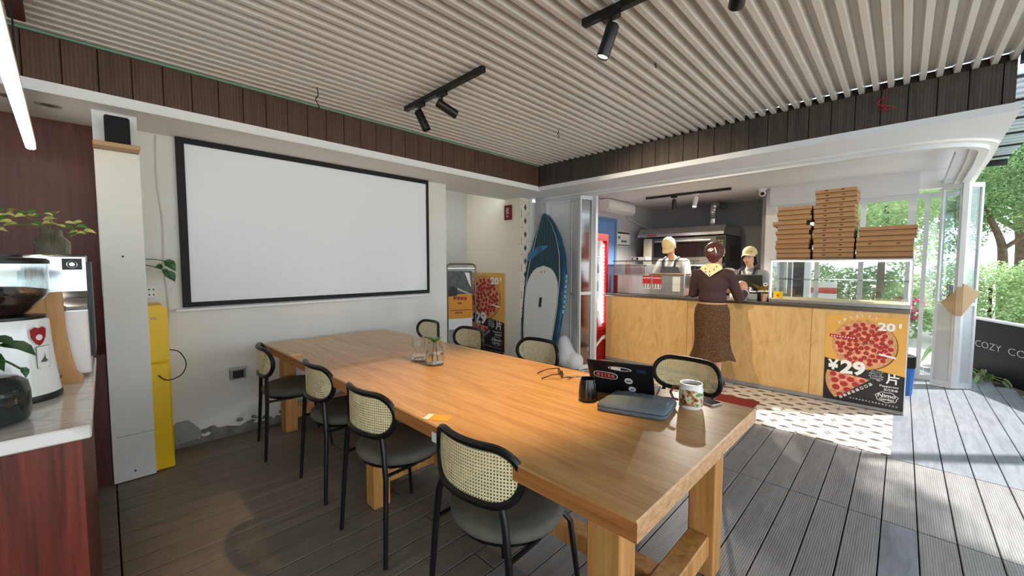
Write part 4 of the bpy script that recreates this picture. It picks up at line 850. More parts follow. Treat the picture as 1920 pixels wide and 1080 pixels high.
# ---------------------------------------------------------------- pizza posters
m_pyel = mat('poster_yellow', srgb(226, 172, 84), 0.5); m_pblk = mat('poster_black', srgb(34, 30, 30), 0.5); m_pwht = mat('poster_white', srgb(240, 238, 234), 0.5)
m_crust = mat('pizza_crust_print', srgb(206, 158, 98), 0.5, noise=(40, 0.2)); m_cheese = mat('pizza_cheese_print', srgb(222, 152, 118), 0.5, noise=(26, 0.35)); m_pep = mat('pepperoni_print', srgb(176, 46, 44), 0.5, noise=(50, 0.2)); m_pepd = mat('pepperoni_edge_print', srgb(140, 32, 34), 0.5)
m_red = mat('ribbon_red', srgb(176, 26, 40), 0.5); m_crustd = mat('crust_shade_print', srgb(120, 76, 44), 0.5)
def poster(root, W, H, thick=0.012):
    """board lying in local XY, print facing +Z; layout in fractions of the board"""
    b = MB(); b.box((0, 0, -thick), (W, H, 0)); b.build('board', m_pyel, root)
    P = lambda u, v_: (u * W, v_ * H)
    b = MB(); q = [P(0, 0), P(1, 0), P(1, 0.375), P(0, 0.49)]; b.add([(*p, 0.0008) for p in q], [(0, 1, 2, 3)]); b.build('black_band', m_pblk, root)
    def disc(mb, c_, r_, z, n=40, mi=0, sq=1.0):
        mb.add([(c_[0] + r_ * math.cos(2 * PI * k / n), c_[1] + r_ * sq * math.sin(2 * PI * k / n), z) for k in range(n)], [tuple(range(n))], mi)
    c_ = (0.493 * W, 0.683 * H); r_ = 0.408 * W; sq = 0.283 * H / r_; b = MB()
    disc(b, (c_[0] + 0.006, c_[1] - 0.006), r_ * 1.0, 0.0011, mi=4, sq=sq); disc(b, c_, r_ * 0.99, 0.0014, mi=0, sq=sq); disc(b, c_, r_ * 0.90, 0.0017, mi=1, sq=sq)
    rr = random.Random(11); pts = []; tries = 0
    while len(pts) < 78 and tries < 9000:
        tries += 1; a = rr.uniform(0, 2 * PI); d = r_ * 0.83 * math.sqrt(rr.random()); p = (c_[0] + d * math.cos(a), c_[1] + d * math.sin(a) * sq)
        if all((p[0] - q[0]) ** 2 + (p[1] - q[1]) ** 2 > (r_ * 0.152) ** 2 for q in pts): pts.append(p)
    for p in pts: disc(b, p, r_ * 0.083, 0.0020, 12, 3); disc(b, (p[0], p[1]), r_ * 0.068, 0.0022, 12, 2)
    for a0 in (0.15, 0.75, 1.9, 2.6, 4.05, 5.1):          # cuts between the slices
        ca, sa = math.cos(a0), math.sin(a0) * sq; b.add([(c_[0] - sa * 0.0015, c_[1] + ca * 0.0015, 0.0024), (c_[0] + ca * r_ * 0.88 - sa * 0.0015, c_[1] + sa * r_ * 0.88 + ca * 0.0015, 0.0024), (c_[0] + ca * r_ * 0.88 + sa * 0.0015, c_[1] + sa * r_ * 0.88 - ca * 0.0015, 0.0024), (c_[0] + sa * 0.0015, c_[1] - ca * 0.0015, 0.0024)], [(0, 1, 2, 3)], 4)
    b.build('pizza_print', [m_crust, m_cheese, m_pep, m_pepd, m_crustd], root)
    # slice
    tip = P(0.60, 0.295); A = P(0.045, 0.345); B = P(0.165, 0.03); b = MB(); arc = []
    for k in range(13):
        f = k / 12; p = Vector(A).lerp(Vector(B), f); nn = (Vector(B) - Vector(A)); nn = Vector((nn.y, -nn.x)).normalized(); p += nn * (-0.0) + (p - Vector(tip)).normalized() * 0.075 * W * 4 * f * (1 - f) * 0.9; arc.append(p)
    b.add([(*p, 0.0012) for p in arc] + [(*tip, 0.0012)], [tuple(range(14))], 0)
    inn = [p.lerp(Vector(tip), 0.075) for p in arc]; b.add([(*p, 0.0015) for p in inn] + [(*tip, 0.0015)], [tuple(range(14))], 1)
    for (u, v_, s_) in ((0.125, 0.305, .045), (0.15, 0.235, .05), (0.17, 0.155, .052), (0.245, 0.285, .045), (0.27, 0.205, .052), (0.225, 0.075, .045), (0.355, 0.265, .05), (0.32, 0.14, .05), (0.42, 0.215, .048), (0.50, 0.268, .036)):
        disc(b, P(u, v_), s_ * W, 0.0018, 14, 3, 0.9); disc(b, P(u, v_), s_ * W * 0.83, 0.0020, 14, 2, 0.9)
    b.build('slice_print', [m_crust, m_cheese, m_pep, m_pepd], root)
    # lettering
    b = MB(); z = 0.0030
    def tx(s_, u0, v0, u1, v1, bold=0.03, rot=0): put_text(b, s_, u0 * W, v0 * H, (u1 - u0) * W, (v1 - v0) * H, z, rot, bold)
    tx('20', 0.655, 0.855, 0.865, 0.945, 0.04); tx("'", 0.90, 0.895, 0.935, 0.945, 0.03)
    tx('¥', 0.045, 0.355, 0.195, 0.475, 0.035); tx('29', 0.215, 0.322, 0.535, 0.485, 0.04); tx('每', 0.575, 0.298, 0.755, 0.41, 0.006); tx('每', 0.579, 0.296, 0.759, 0.408, 0.0); tx('片', 0.785, 0.278, 0.94, 0.395, 0.02)
    tx('Pepperoni', 0.715, 0.235, 0.935, 0.262, 0.015)
    rr = random.Random(2)
    def glyph(x, y, s_, rot):                              # small illegible characters, as strokes
        c2, s2 = math.cos(rot), math.sin(rot)
        for qk, (u0, v0, u1, v1) in enumerate(((0, 0.40, 1, 0.58), (0.40, 0, 0.6, 1), (0, 0.82, 1, 1.0), (0, 0, 0.2, 0.6), (0.8, 0.1, 1, 0.6), (0.1, 0, 0.9, 0.16))[rr.randint(0, 2):]):
            b.add([(x + (u * c2 - v_ * s2) * s_, y + (u * s2 + v_ * c2) * s_, z + 0.0001 * qk) for u, v_ in ((u0, v0), (u1, v0), (u1, v1), (u0, v1))], [(0, 1, 2, 3)])
    for k in range(8):
        f = k / 7; p = Vector(P(0.235, 0.03)).lerp(Vector(P(0.60, 0.225)), f); glyph(p.x, p.y, 0.042 * W, 0.62)
    for k in range(15): p = P(0.355 + 0.04 * k, 0.052 - 0.0012 * k); glyph(p[0], p[1], 0.018 * W, 0)
    for k in range(4): p = P(0.77 + 0.042 * k, 0.203); glyph(p[0], p[1], 0.032 * W, 0)
    for k, ch_ in enumerate('披萨之王!!!'):
        a = R(136 - 10.5 * k); s_ = 0.050 * W
        if ch_ == '!': put_text(b, ch_, c_[0] + math.cos(a) * r_ * 1.08, c_[1] + math.sin(a) * r_ * sq * 1.06, s_ * 0.25, s_ * 1.0, z, a - PI / 2)
        else: put_text(b, ch_, c_[0] + math.cos(a) * r_ * 1.06, c_[1] + math.sin(a) * r_ * sq * 1.06, s_, s_, z, a - PI / 2, 0.02)
    stuff(b.build('lettering', m_pwht, root))
    b = MB(); L_ = 0.36 * W; x0, y0 = P(0.055, 0.74); ca, sa = math.cos(-0.02), math.sin(-0.02)
    b.add([(x0, y0, 0.0026), (x0 + L_, y0 - 0.015 * H, 0.0026), (x0 + L_, y0 + 0.012 * H, 0.0026), (x0, y0 + 0.034 * H, 0.0026)], [(0, 1, 2, 3)], 0)
    for k in range(9): glyph_x = x0 + 0.02 * W + k * 0.036 * W; b.add([(glyph_x + u, y0 + 0.006 * H + v_ - k * 0.0012 * H, 0.003) for u, v_ in ((0, 0), (0.018 * W, 0), (0.018 * W, 0.013 * H), (0, 0.013 * H))], [(0, 1, 2, 3)], 1)
    x1, y1 = P(0.685, 0.585); b.add([(x1, y1, 0.0026), (x1 + 0.20 * W, y1 - 0.025 * H, 0.0026), (x1 + 0.20 * W, y1 - 0.005 * H, 0.0026), (x1, y1 + 0.018 * H, 0.0026)], [(0, 1, 2, 3)], 1)
    b.build('ribbon_print', [m_red, m_pwht], root)
    # badge: two words inside a scalloped outline
    b = MB(); n = 60; cx_, cy_ = P(0.805, 0.13); ol = []
    for k in range(n):
        a = 2 * PI * k / n; g = 1 + 0.07 * math.sin(7 * a); ol.append((cx_ + 0.128 * W * g * math.cos(a), cy_ + 0.055 * H * g * math.sin(a)))
    for k in range(n):
        p, q = Vector(ol[k]), Vector(ol[(k + 1) % n]); d = (q - p).normalized(); m_ = Vector((-d.y, d.x)) * 0.0022
        b.add([(*(p - m_), z), (*(q - m_), z), (*(q + m_), z), (*(p + m_), z)], [(0, 1, 2, 3)])
    put_text(b, 'Nimo', cx_ - 0.105 * W, cy_ - 0.004 * H, 0.21 * W, 0.042 * H, z, 0.0, 0.015); put_text(b, 'Garden', cx_ - 0.085 * W, cy_ - 0.037 * H, 0.17 * W, 0.028 * H, z, 0.0, 0.01)
    b.build('badge_print', m_pwht, root)

# ---------------------------------------------------------------- serving counter
m_ply = wood('birch_ply', srgb(222, 184, 124), srgb(198, 154, 96), (3, 3, 0.9), 2.6, 0.45, figure=1.6, c3=srgb(214, 172, 110))
t = thing('serving_counter', 'birch plywood pizza counter with a dark steel worktop', 'counter', (5.13, 1.515, 0))
for (y0, y1) in ((-0.055, 0.655), (0.658, 1.92), (1.923, 3.09)):
    b = MB(); b.bbox((0.0, y0 - 1.515, 0.045), (0.018, y1 - 1.515, 0.948), 0.0015); b.build('front_panel', m_ply, t)
b = MB(); b.box((0.018, -1.57, 0.0), (0.62, 1.575, 0.948)); b.build('carcass', m_ply, t)
b = MB(); b.box((0.006, -1.571, 0.0), (0.018, 1.575, 0.045)); b.build('kick_plate', mat('grey_skirting', srgb(150, 148, 142), 0.5), t)
b = MB(); b.box((-0.003, -1.578, 0.0), (0.02, -1.570, 0.95)); b.build('corner_trim', m_alu, t)
b = MB(); b.bbox((-0.022, -1.585, 0.948), (0.66, 1.585, 0.982), 0.006); b.build('worktop', mat('worktop_steel', srgb(134, 128, 120), 0.25, metal=0.9), t)
pt = thing('counter_poster', 'pizza poster with 29 yuan price on the end of the plywood counter', 'poster', (5.1270, 0.535, 0.032)); pt.rotation_euler = (PI / 2, 0, -PI / 2); poster(pt, 0.59, 0.865, 0.0015)
pt = thing('wall_poster', 'tall pizza poster leaning in the alcove behind the metal sign stand', 'poster', (4.14, 5.07, 0.075)); pt.rotation_euler = (PI / 2, 0, -PI / 2); poster(pt, 0.86, 1.195, 0.012)
b = MB(); b.box((4.02, 4.25, 0), (4.16, 5.07, 0.062)); tag(b.build('low_plinth', m_blackmatt), 'low black plinth under the alcove poster', 'plinth')
# sign stand in the alcove
t = thing('sign_stand', 'metal tube sign stand holding an orange menu sheet in the alcove', 'sign stand', (3.56, 4.84, 0), R(-18))
L_ = 0.46
b = MB(); b.tube([(0, 0, 0), (0, 0, 1.33), (0.012, 0, 1.385), (0.05, 0, 1.405), (L_ - 0.05, 0, 1.405), (L_ - 0.012, 0, 1.385), (L_, 0, 1.33), (L_, 0, 0)], 0.013, 8); b.build('tube_frame', mat('grey_tube', srgb(132, 128, 122), 0.35, metal=0.8), t, smooth=True)
b = MB(); b.tube([(0.015, 0, 1.34), (L_ - 0.015, 0, 1.34)], 0.009, 6); b.tube([(0.015, 0, 0.18), (L_ - 0.015, 0, 0.18)], 0.009, 6); b.build('cross_tube', m_steel, t)
b = MB(); b.box((0.02, -0.006, 0.42), (L_ - 0.06, 0.0, 1.30), 0); b.box((0.02, -0.0075, 0.95), (L_ - 0.06, -0.006, 1.30), 1); b.box((0.02, -0.0075, 0.42), (L_ - 0.06, -0.006, 0.58), 2)
b.prism([(0.28, 1.28), (0.36, 1.27), (0.385, 1.05), (0.35, 1.10)], -0.001, 'y', -0.0078, 2); b.prism([(0.16, 1.02), (0.38, 0.93), (0.38, 0.95), (0.16, 1.05)], -0.001, 'y', -0.0078, 4); b.prism([(0.02, 0.92), (0.16, 0.93), (0.16, 1.04), (0.08, 1.08), (0.02, 1.0)], -0.001, 'y', -0.0079, 5)
for k, (x_, z_, w_, h_) in enumerate(((0.10, 0.87, 0.045, 0.05), (0.155, 0.865, 0.045, 0.05), (0.21, 0.86, 0.045, 0.05), (0.265, 0.855, 0.045, 0.05), (0.17, 0.80, 0.06, 0.025), (0.05, 0.70, 0.33, 0.012), (0.12, 0.66, 0.12, 0.02))): b.box((x_, -0.0085, z_), (x_ + w_, -0.006, z_ + h_), 3)
b.build('menu_sheet', [mat('menu_orange', srgb(226, 150, 34), 0.5), mat('menu_photo', srgb(62, 72, 64), 0.4, noise=(14, 0.6)), m_pwht, mat('menu_red', srgb(150, 56, 26), 0.5), mat('menu_grey', srgb(190, 190, 186), 0.5), mat('menu_dark', srgb(24, 26, 30), 0.5)], t)
t = thing('fire_sign', 'small dark red sign with white flame marks on the alcove wall', 'sign', (4.158, 4.13, 2.15))
b = MB(); b.bbox((-0.035, -0.065, -0.105), (0.0, 0.065, 0.105), 0.003); b.build('plate', mat('sign_red', srgb(112, 14, 22), 0.4), t)
b = MB()
for s_ in (0.0, -0.034): b.tube(spline([(-0.037, 0.018 + s_, 0.065), (-0.037, 0.006 + s_, 0.045), (-0.037, 0.022 + s_, 0.022), (-0.037, 0.010 + s_, -0.005), (-0.037, 0.014 + s_, -0.025)], 5), 0.0045, 5)
b.tube([(-0.037, 0.016, -0.052), (-0.037, -0.024, -0.056)], 0.004, 5); b.tube([(-0.037, 0.006, -0.068), (-0.037, -0.014, -0.07)], 0.003, 5); b.build('white_marks', m_pwht, t)

# ---------------------------------------------------------------- paddle board
t = thing('paddle_board', 'tall teal paddle board with a white deck pad leaning on the folding doors', 'paddle board', (4.14, 3.56, 0.0))
tilt = math.atan2(0.28, 2.07); t.rotation_euler = (0, tilt, 0)
def bw(f):      # half width against fraction of the length from the tail
    pts = [(0, 0.19), (0.03, 0.235), (0.12, 0.30), (0.25, 0.345), (0.42, 0.375), (0.58, 0.372), (0.72, 0.325), (0.84, 0.235), (0.92, 0.150), (0.97, 0.078), (0.992, 0.03), (1.0, 0.004)]
    for (a, wa_), (c_, wc) in zip(pts, pts[1:]):
        if a <= f <= c_: u = (f - a) / (c_ - a); return wa_ + (wc - wa_) * (u * u * (3 - 2 * u) * 0.3 + u * 0.7)
    return 0.004
LB = 2.10; N = 60; fr = [i / N for i in range(N + 1)]
def rocker(f): return -0.10 * max(0, (f - 0.75) / 0.25) ** 2
def strip(mb, off0, off1, sc0, sc1, mi=0):
    V = []; F = []
    for f in fr:
        w0, w1 = bw(f) * sc0, bw(f) * sc1; x_ = rocker(f)
        V += [(x_ + off0, w0, f * LB), (x_ + off1, w1, f * LB), (x_ + off0, -w0, f * LB), (x_ + off1, -w1, f * LB)]
    for i in range(N): F += [(4*i, 4*i+1, 4*i+5, 4*i+4), (4*i+2, 4*i+6, 4*i+7, 4*i+3)]
    mb.add(V, F, mi)
b = MB()
V = []; F = []
sec = [(-0.055, 0.86), (-0.047, 0.95), (-0.03, 1.0), (-0.01, 1.0), (0.02, 0.97), (0.045, 0.85), (0.055, 0.70)]
loop = [(o_, s_) for o_, s_ in sec] + [(o_, -s_) for o_, s_ in reversed(sec)]
for f in fr: V += [(rocker(f) + o_, bw(f) * s_, f * LB) for o_, s_ in loop]
k = len(loop)
for i in range(N): F += [(i * k + j, i * k + (j + 1) % k, (i + 1) * k + (j + 1) % k, (i + 1) * k + j) for j in range(k)]
F += [tuple(range(k)), tuple(reversed(range(N * k, N * k + k)))]
b.add(V, F)
m_teal = stripes(mat('teal_deck', srgb(30, 72, 84), 0.45), 'Y', 22, 0.002, 0.45); m_blue = mat('board_rail_blue', srgb(22, 70, 100), 0.35, noise=(6, 0.5))
b.build('hull', m_blue, t, smooth=35)
def plate(f0, f1, sc, off, n=40, top=None):
    V = []; m_ = MB()
    for i in range(n + 1):
        f = f0 + (f1 - f0) * i / n; w_ = bw(f) * sc
        if top:
            q = (f - top) / (f1 - top)
            if q > 0: w_ = min(w_, bw(top) * sc * math.sqrt(max(0, 1 - q * q)))
        V += [(rocker(f) + off, w_, f * LB), (rocker(f) + off, -w_, f * LB)]
    m_.add(V, [(2*i, 2*i+1, 2*i+3, 2*i+2) for i in range(n)]); return m_
plate(0.0, 0.985, 0.86, -0.0565).build('deck', m_teal, t)
b = MB(); strip(b, -0.0575, -0.0575, 0.80, 0.775); b.build('pinstripe', m_pwht, t)
plate(0.02, 0.66, 0.76, -0.060, top=0.50).build('deck_pad', mat('white_foam_pad', srgb(228, 226, 222), 0.85, noise=(30, 0.04), bump=(120, 0.3)), t)
b = MB(); b.box((-0.0625, -0.022, 0.81), (-0.060, 0.024, 0.945)); b.build('handle', m_black, t)
for s_ in (-0.03, 0.035): b = MB(); b.lathe([(0.009, 0), (0.009, 0.002)], 12, (-0.0605, s_, 1.30), M=Matrix.Rotation(R(-90), 3, 'Y'), capt=True); b.build('screw', m_black, t)
b = MB(); b.prism([(0.30, 1.44), (0.02, 1.62), (0.07, 1.70), (0.30, 1.56)], 0.001, 'x', -0.0595); b.prism([(0.10, 1.66), (0.03, 1.60), (-0.05, 1.66), (0.02, 1.72)], 0.001, 'x', -0.0597); b.build('logo_band', mat('board_graphic', srgb(48, 120, 168), 0.4, noise=(9, 0.5)), t)
b = MB()
for k in range(8):
    f = 0.36 + 0.032 * k; wv = -bw(f) * 1.0; b.box((-0.028, wv - 0.004, f * LB), (0.0, wv + 0.004, f * LB + 0.045))
b.build('rail_lettering', mat('rail_print', srgb(120, 190, 214), 0.4), t)
b = MB(); b.box((-0.062, -0.30, 0.0), (-0.058, -0.16, 0.16)); b.build('tail_patch', m_black, t)
# white sack behind the board
b = MB(); b.capsule((0, 0.03, 0.16), 0.15, (0.02, 0.10, 0.34), 0.10); b.capsule((0.0, -0.10, 0.12), 0.12, (0.02, 0.1, 0.14), 0.14); b.capsule((0.0, -0.05, 0.2), 0.07, (0.02, 0.05, 0.3), 0.07)
o = evaluated(b, [('REMESH', dict(mode='VOXEL', voxel_size=0.015)), ('SMOOTH', dict(iterations=6))], 'white_sack', mat('white_sack_cloth', srgb(224, 224, 226), 0.85, bump=(12, 0.4)), None, (4.34, 3.18, -0.002)); tag(o, 'white cloth sack slumped on the floor behind the paddle board', 'sack')
b = MB(); b.bbox((-0.16, -0.22, 0), (0.16, 0.22, 0.008), 0.003); tag(b.build('floor_mat', mat('red_mat', srgb(140, 44, 36), 0.95, bump=(150, 0.5)), None, (4.30, 1.30, 0.0005)), 'dark red doormat on the patterned tiles beyond the table corner', 'mat')
bpy.data.objects['floor_mat'].scale = (1.9, 1.45, 1)

# ---------------------------------------------------------------- drinks cooler
m_cred = mat('cooler_red', srgb(190, 20, 28), 0.35); m_cwht = mat('cooler_white', srgb(232, 236, 240), 0.5)
m_led = mat('cooler_led', (1, 1, 1, 1), 0.5, emit=((0.85, 0.95, 1.0, 1), 22.0))
t = thing('drinks_cooler', 'tall red glass-door drinks cooler at the left end of the counter', 'cooler', (4.93, 3.10, 0), PI / 2)
b = MB(); b.box((0.04, -0.26, 0.06), (0.06, -0.23, 1.84)); b.box((0.04, -0.26, 0.0), (0.55, -0.235, 1.84)); b.box((0.04, 0.235, 0.0), (0.55, 0.26, 1.84)); b.box((0.53, -0.235, 0.0), (0.55, 0.235, 1.84)); b.box((0.04, -0.235, 1.80), (0.53, 0.235, 1.84)); b.box((0.04, -0.235, 0.42), (0.53, 0.235, 0.45)); b.build('cabinet', [m_cred], t)
b = MB(); b.box((0.525, -0.235, 0.45), (0.530, 0.235, 1.80)); b.box((0.08, -0.2348, 0.45), (0.525, -0.2325, 1.80)); b.box((0.08, 0.2325, 0.45), (0.525, 0.2348, 1.80)); b.build('liner', m_cwht, t)
b = MB(); b.box((0.0, -0.26, 0.44), (0.04, -0.215, 1.84)); b.box((0.0, 0.215, 0.44), (0.04, 0.26, 1.84)); b.box((0.0, -0.215, 1.74), (0.04, 0.215, 1.84)); b.box((0.0, -0.215, 0.44), (0.04, 0.215, 0.50)); d_ = b.build('door', m_cred, t)
b = MB(); b.box((0.015, -0.215, 0.50), (0.021, 0.215, 1.74)); b.build('pane', m_glass, d_)
b = MB()
for k in range(22): b.box((0.045, -0.212, 0.54 + 0.053 * k), (0.06, -0.195, 0.575 + 0.053 * k))
b.build('led_strip', m_led, t)
b = MB(); b.box((0.02, -0.25, 0.0), (0.045, 0.25, 0.42)); g_ = b.build('grille', m_cred, t)
b = MB()
for k in range(9): b.box((0.014, -0.235 + 0.052 * k, 0.02), (0.021, -0.20 + 0.052 * k, 0.40))
b.build('grille_bars', mat('cooler_dark_red', srgb(150, 14, 22), 0.4), g_)
b = MB(); cv = spline([(-0.255, 0.33), (-0.15, 0.325), (-0.05, 0.27), (0.06, 0.21), (0.15, 0.20), (0.25, 0.225)], 5) if False else spline([(0.0, -0.255, 0.33), (0.0, -0.15, 0.325), (0.0, -0.05, 0.27), (0.0, 0.06, 0.21), (0.0, 0.15, 0.20), (0.0, 0.25, 0.225)], 5)
b.add([(0.011, p.y, p.z - 0.028) for p in cv] + [(0.011, p.y, p.z + 0.028) for p in cv], [(i, i + 1, len(cv) + i + 1, len(cv) + i) for i in range(len(cv) - 1)]); b.build('swoosh', m_cwht, g_)
ck = []
for k, z_ in enumerate((0.72, 1.0, 1.27, 1.52)):
    b = MB(); b.box((0.07, -0.23, z_ - 0.012), (0.52, 0.23, z_)); b.build('shelf', m_cwht, t)
cols = [srgb(176, 22, 36), srgb(226, 226, 224), srgb(36, 92, 56), srgb(40, 40, 44), srgb(226, 168, 40)]
bot_mats = [mat('drink_%d' % i, c_, 0.25) for i, c_ in enumerate(cols)]
botm = []
for m_ in bot_mats:
    b = MB(); b.lathe([(0.026, 0), (0.029, 0.004), (0.029, 0.11), (0.022, 0.14), (0.012, 0.16), (0.012, 0.185)], 12, capt=True); botm.append(b.mesh('drink_bottle', m_, 40))
CN = ['red', 'white', 'green', 'dark', 'amber']
for k, (z_, nm) in enumerate(((0.452, 'bottom'), (0.72, 'second'), (1.0, 'third'), (1.27, 'fourth'))):
    for j in range(5):
        i = (k + (j // 2) * 2) % 5; tag(link('drink_bottle', botm[i], None, (4.93 + 0.16 - 0.08 * j, 3.10 + 0.13, z_ + 0.001)), '%s drink bottle, %s on the %s shelf of the red cooler' % (CN[i], ('rightmost', 'fourth from the left', 'third from the left', 'second from the left', 'leftmost')[j], nm), 'bottle', 'bottles in the drinks cooler')

# ---------------------------------------------------------------- things on the counter
TOPZ = 0.983
t = thing('food_warmer', 'steel food display warmer with a glass top on the left of the counter', 'food warmer', (5.26, 2.53, TOPZ))
b = MB(); b.bbox((0, -0.515, 0.0), (0.40, 0.515, 0.265), 0.004); b.build('steel_body', m_steel, t)
b = MB(); b.box((-0.002, 0.45, 0.004), (0.02, 0.516, 0.262)); b.build('end_cap', mat('maroon_cap', srgb(110, 22, 22), 0.4), t)
for (a, c_) in (((0.0, -0.51, 0.265), (0.006, 0.51, 0.46)), ((0.0, -0.515, 0.265), (0.38, -0.509, 0.46)), ((0.0, 0.509, 0.265), (0.38, 0.515, 0.46))):
    b = MB(); b.box(a, c_); b.build('pane', m_glass, t)
b = MB(); b.box((-0.004, -0.56, 0.458), (0.39, 0.53, 0.470)); b.build('glass_top', glassy('smoked_top', (0.55, 0.57, 0.56, 1), 0.06), t)
b = MB(); b.box((-0.006, -0.56, 0.458), (0.0, 0.53, 0.470)); b.build('top_edge', m_black, t)
b = MB(); b.tube([(0.004, -0.512, 0.26), (0.004, -0.512, 0.46)], 0.010, 8); b.build('corner_post', m_steel, t)
b = MB(); b.bbox((0.06, -0.46, 0.266), (0.36, 0.0, 0.29), 0.004); b.build('food_tray', mat('baked_food', srgb(150, 110, 60), 0.7, noise=(20, 0.4)), t)
for y_ in (0.0, -0.145):
    b = MB(); b.box((-0.0025, y_ - 0.062, 0.085), (-0.001, y_ + 0.062, 0.262), 0); b.box((-0.003, y_ - 0.058, 0.225), (-0.002, y_ + 0.058, 0.235), 1); b.box((-0.003, y_ - 0.058, 0.085), (-0.002, y_ + 0.058, 0.150), 1)
    for u in (-0.04, 0.0, 0.038):
        for v_ in (0.094, 0.115, 0.134): b.box((-0.0036, y_ + u - 0.011, v_), (-0.003, y_ + u + 0.011, v_ + 0.013), 2)
    tag(b.build('price_card', [mat('card_red', srgb(190, 44, 40), 0.5), m_pwht, m_blackmatt], None, (5.2595, 2.53, TOPZ)), 'red and white price card stuck on the steel warmer, %s one' % ('left' if y_ == 0 else 'right'), 'card', 'price cards on the warmer')
b = MB(); b.box((-0.003, -0.46, 0.06), (-0.001, -0.36, 0.15)); b.box((-0.003, -0.46, 0.155), (-0.001, -0.36, 0.255)); tag(b.build('paper_label', m_paper, None, (5.2595, 2.53, TOPZ)), 'two white paper labels on the right end of the steel warmer', 'label')
t = thing('label_printer', 'black and white label printer sitting on the glass top of the warmer', 'printer', (5.45, 2.72, TOPZ + 0.471))
b = MB(); b.bbox((-0.08, -0.11, 0), (0.08, 0.11, 0.05), 0.006); b.build('case', m_white, t)
b = MB(); b.box((-0.082, 0.0, 0.008), (-0.079, 0.10, 0.042)); b.build('front', m_black, t); b = MB(); b.box((-0.0835, 0.03, 0.016), (-0.081, 0.08, 0.032)); b.build('paper_slot', m_paper, t)
# glass cake case with the pizza boxes on top
m_strip = mat('case_led', (1, 1, 1, 1), 0.5, emit=((1.0, 0.98, 0.78, 1), 8.0))
t = thing('display_case', 'lit glass display case on the right end of the counter', 'display case', (5.18, 0.493, TOPZ))
D_ = 0.44; Wd = 0.567
b = MB(); b.bbox((0, -Wd, 0), (D_, Wd, 0.035), 0.004); b.build('base', m_steel, t)
b = MB(); b.box((0.01, -Wd + 0.01, 0.035), (D_ - 0.01, Wd - 0.01, 0.040)); b.build('floor_tray', mat('case_floor', srgb(232, 214, 178), 0.5), t)
b = MB(); b.bbox((0, -Wd, 0.458), (D_, Wd, 0.472), 0.003); b.build('top', m_steel, t)
for (y0, y1) in ((-Wd, -Wd + 0.014), (Wd - 0.014, Wd)):
    for (x0, x1) in ((0, 0.014), (D_ - 0.014, D_)): b = MB(); b.box((x0, y0, 0.035), (x1, y1, 0.458)); b.build('post', m_alu, t)
for (a, c_) in (((0.004, -Wd + 0.014, 0.04), (0.009, Wd - 0.014, 0.458)), ((D_ - 0.009, -Wd + 0.014, 0.04), (D_ - 0.004, Wd - 0.014, 0.458)), ((0.014, -Wd + 0.003, 0.04), (D_ - 0.014, -Wd + 0.008, 0.458)), ((0.014, Wd - 0.008, 0.04), (D_ - 0.014, Wd - 0.003, 0.458))):
    b = MB(); b.box(a, c_); b.build('pane', m_glass, t)
b = MB(); b.box((0.06, -Wd + 0.015, 0.252), (D_ - 0.06, Wd - 0.015, 0.258)); b.box((0.055, -Wd + 0.015, 0.249), (0.061, Wd - 0.015, 0.262)); b.build('shelf', glassy('shelf_glass', (0.9, 0.92, 0.86, 1), 0.12), t)
b = MB(); b.box((0.016, -Wd + 0.02, 0.446), (0.032, Wd - 0.02, 0.457)); b.box((0.015, -Wd + 0.0145, 0.05), (0.022, -Wd + 0.022, 0.445)); b.box((0.015, Wd - 0.022, 0.05), (0.022, Wd - 0.0145, 0.445)); b.build('light_strip', m_strip, t)
t = thing('price_stand', 'yellow price holder inside the left end of the display case', 'price tag', (5.26, 0.985, TOPZ + 0.041))
b = MB(); b.bbox((-0.005, -0.045, 0.0), (0.005, 0.045, 0.075), 0.003); b.build('plate', m_yellow, t); b = MB(); b.box((-0.007, -0.014, 0.015), (-0.0045, 0.014, 0.042)); b.build('mark', mat('tag_orange', srgb(200, 110, 20), 0.5), t); b = MB(); b.tube([(0, 0, 0.07), (0, 0, 0.16)], 0.007, 8); b.build('clip', m_glass, t)
# pizza boxes
m_card = mat('brown_card', srgb(160, 122, 84), 0.85, noise=(6, 0.08)); m_slot = mat('slot_dark', srgb(40, 28, 18), 0.9)
def box_mesh(wd, dp, ht, slots):
    b = MB(); b.bbox((0.004, -wd / 2 + 0.003, 0), (dp, wd / 2 - 0.003, ht - 0.006), 0.002); b.bbox((0, -wd / 2, ht * 0.30), (dp + 0.002, wd / 2, ht - 0.0005), 0.0025)
    b.box((0.0005, -wd / 2 + 0.003, ht * 0.22), (dp, wd / 2 - 0.003, ht * 0.31), 1)
    for s_ in slots: b.box((-0.0012, s_ - 0.013, ht * 0.70), (0.002, s_ + 0.013, ht * 0.86), 1)
    return b.mesh('pizza_box', [m_card, m_slot])
stacks = [(0.866, 0.300, 11, 0.0512, 'left', (), 0.30), (0.520, 0.330, 14, 0.0505, 'tall middle', (-0.06, 0.07), 0.33), (0.128, 0.405, 6, 0.0512, 'low right', (), 0.40)]
ORD = ['bottom', 'second', 'third', 'fourth', 'fifth', 'sixth', 'seventh', 'eighth', 'ninth', 'tenth', 'eleventh', 'twelfth', 'thirteenth', 'topmost']
rr = random.Random(4)
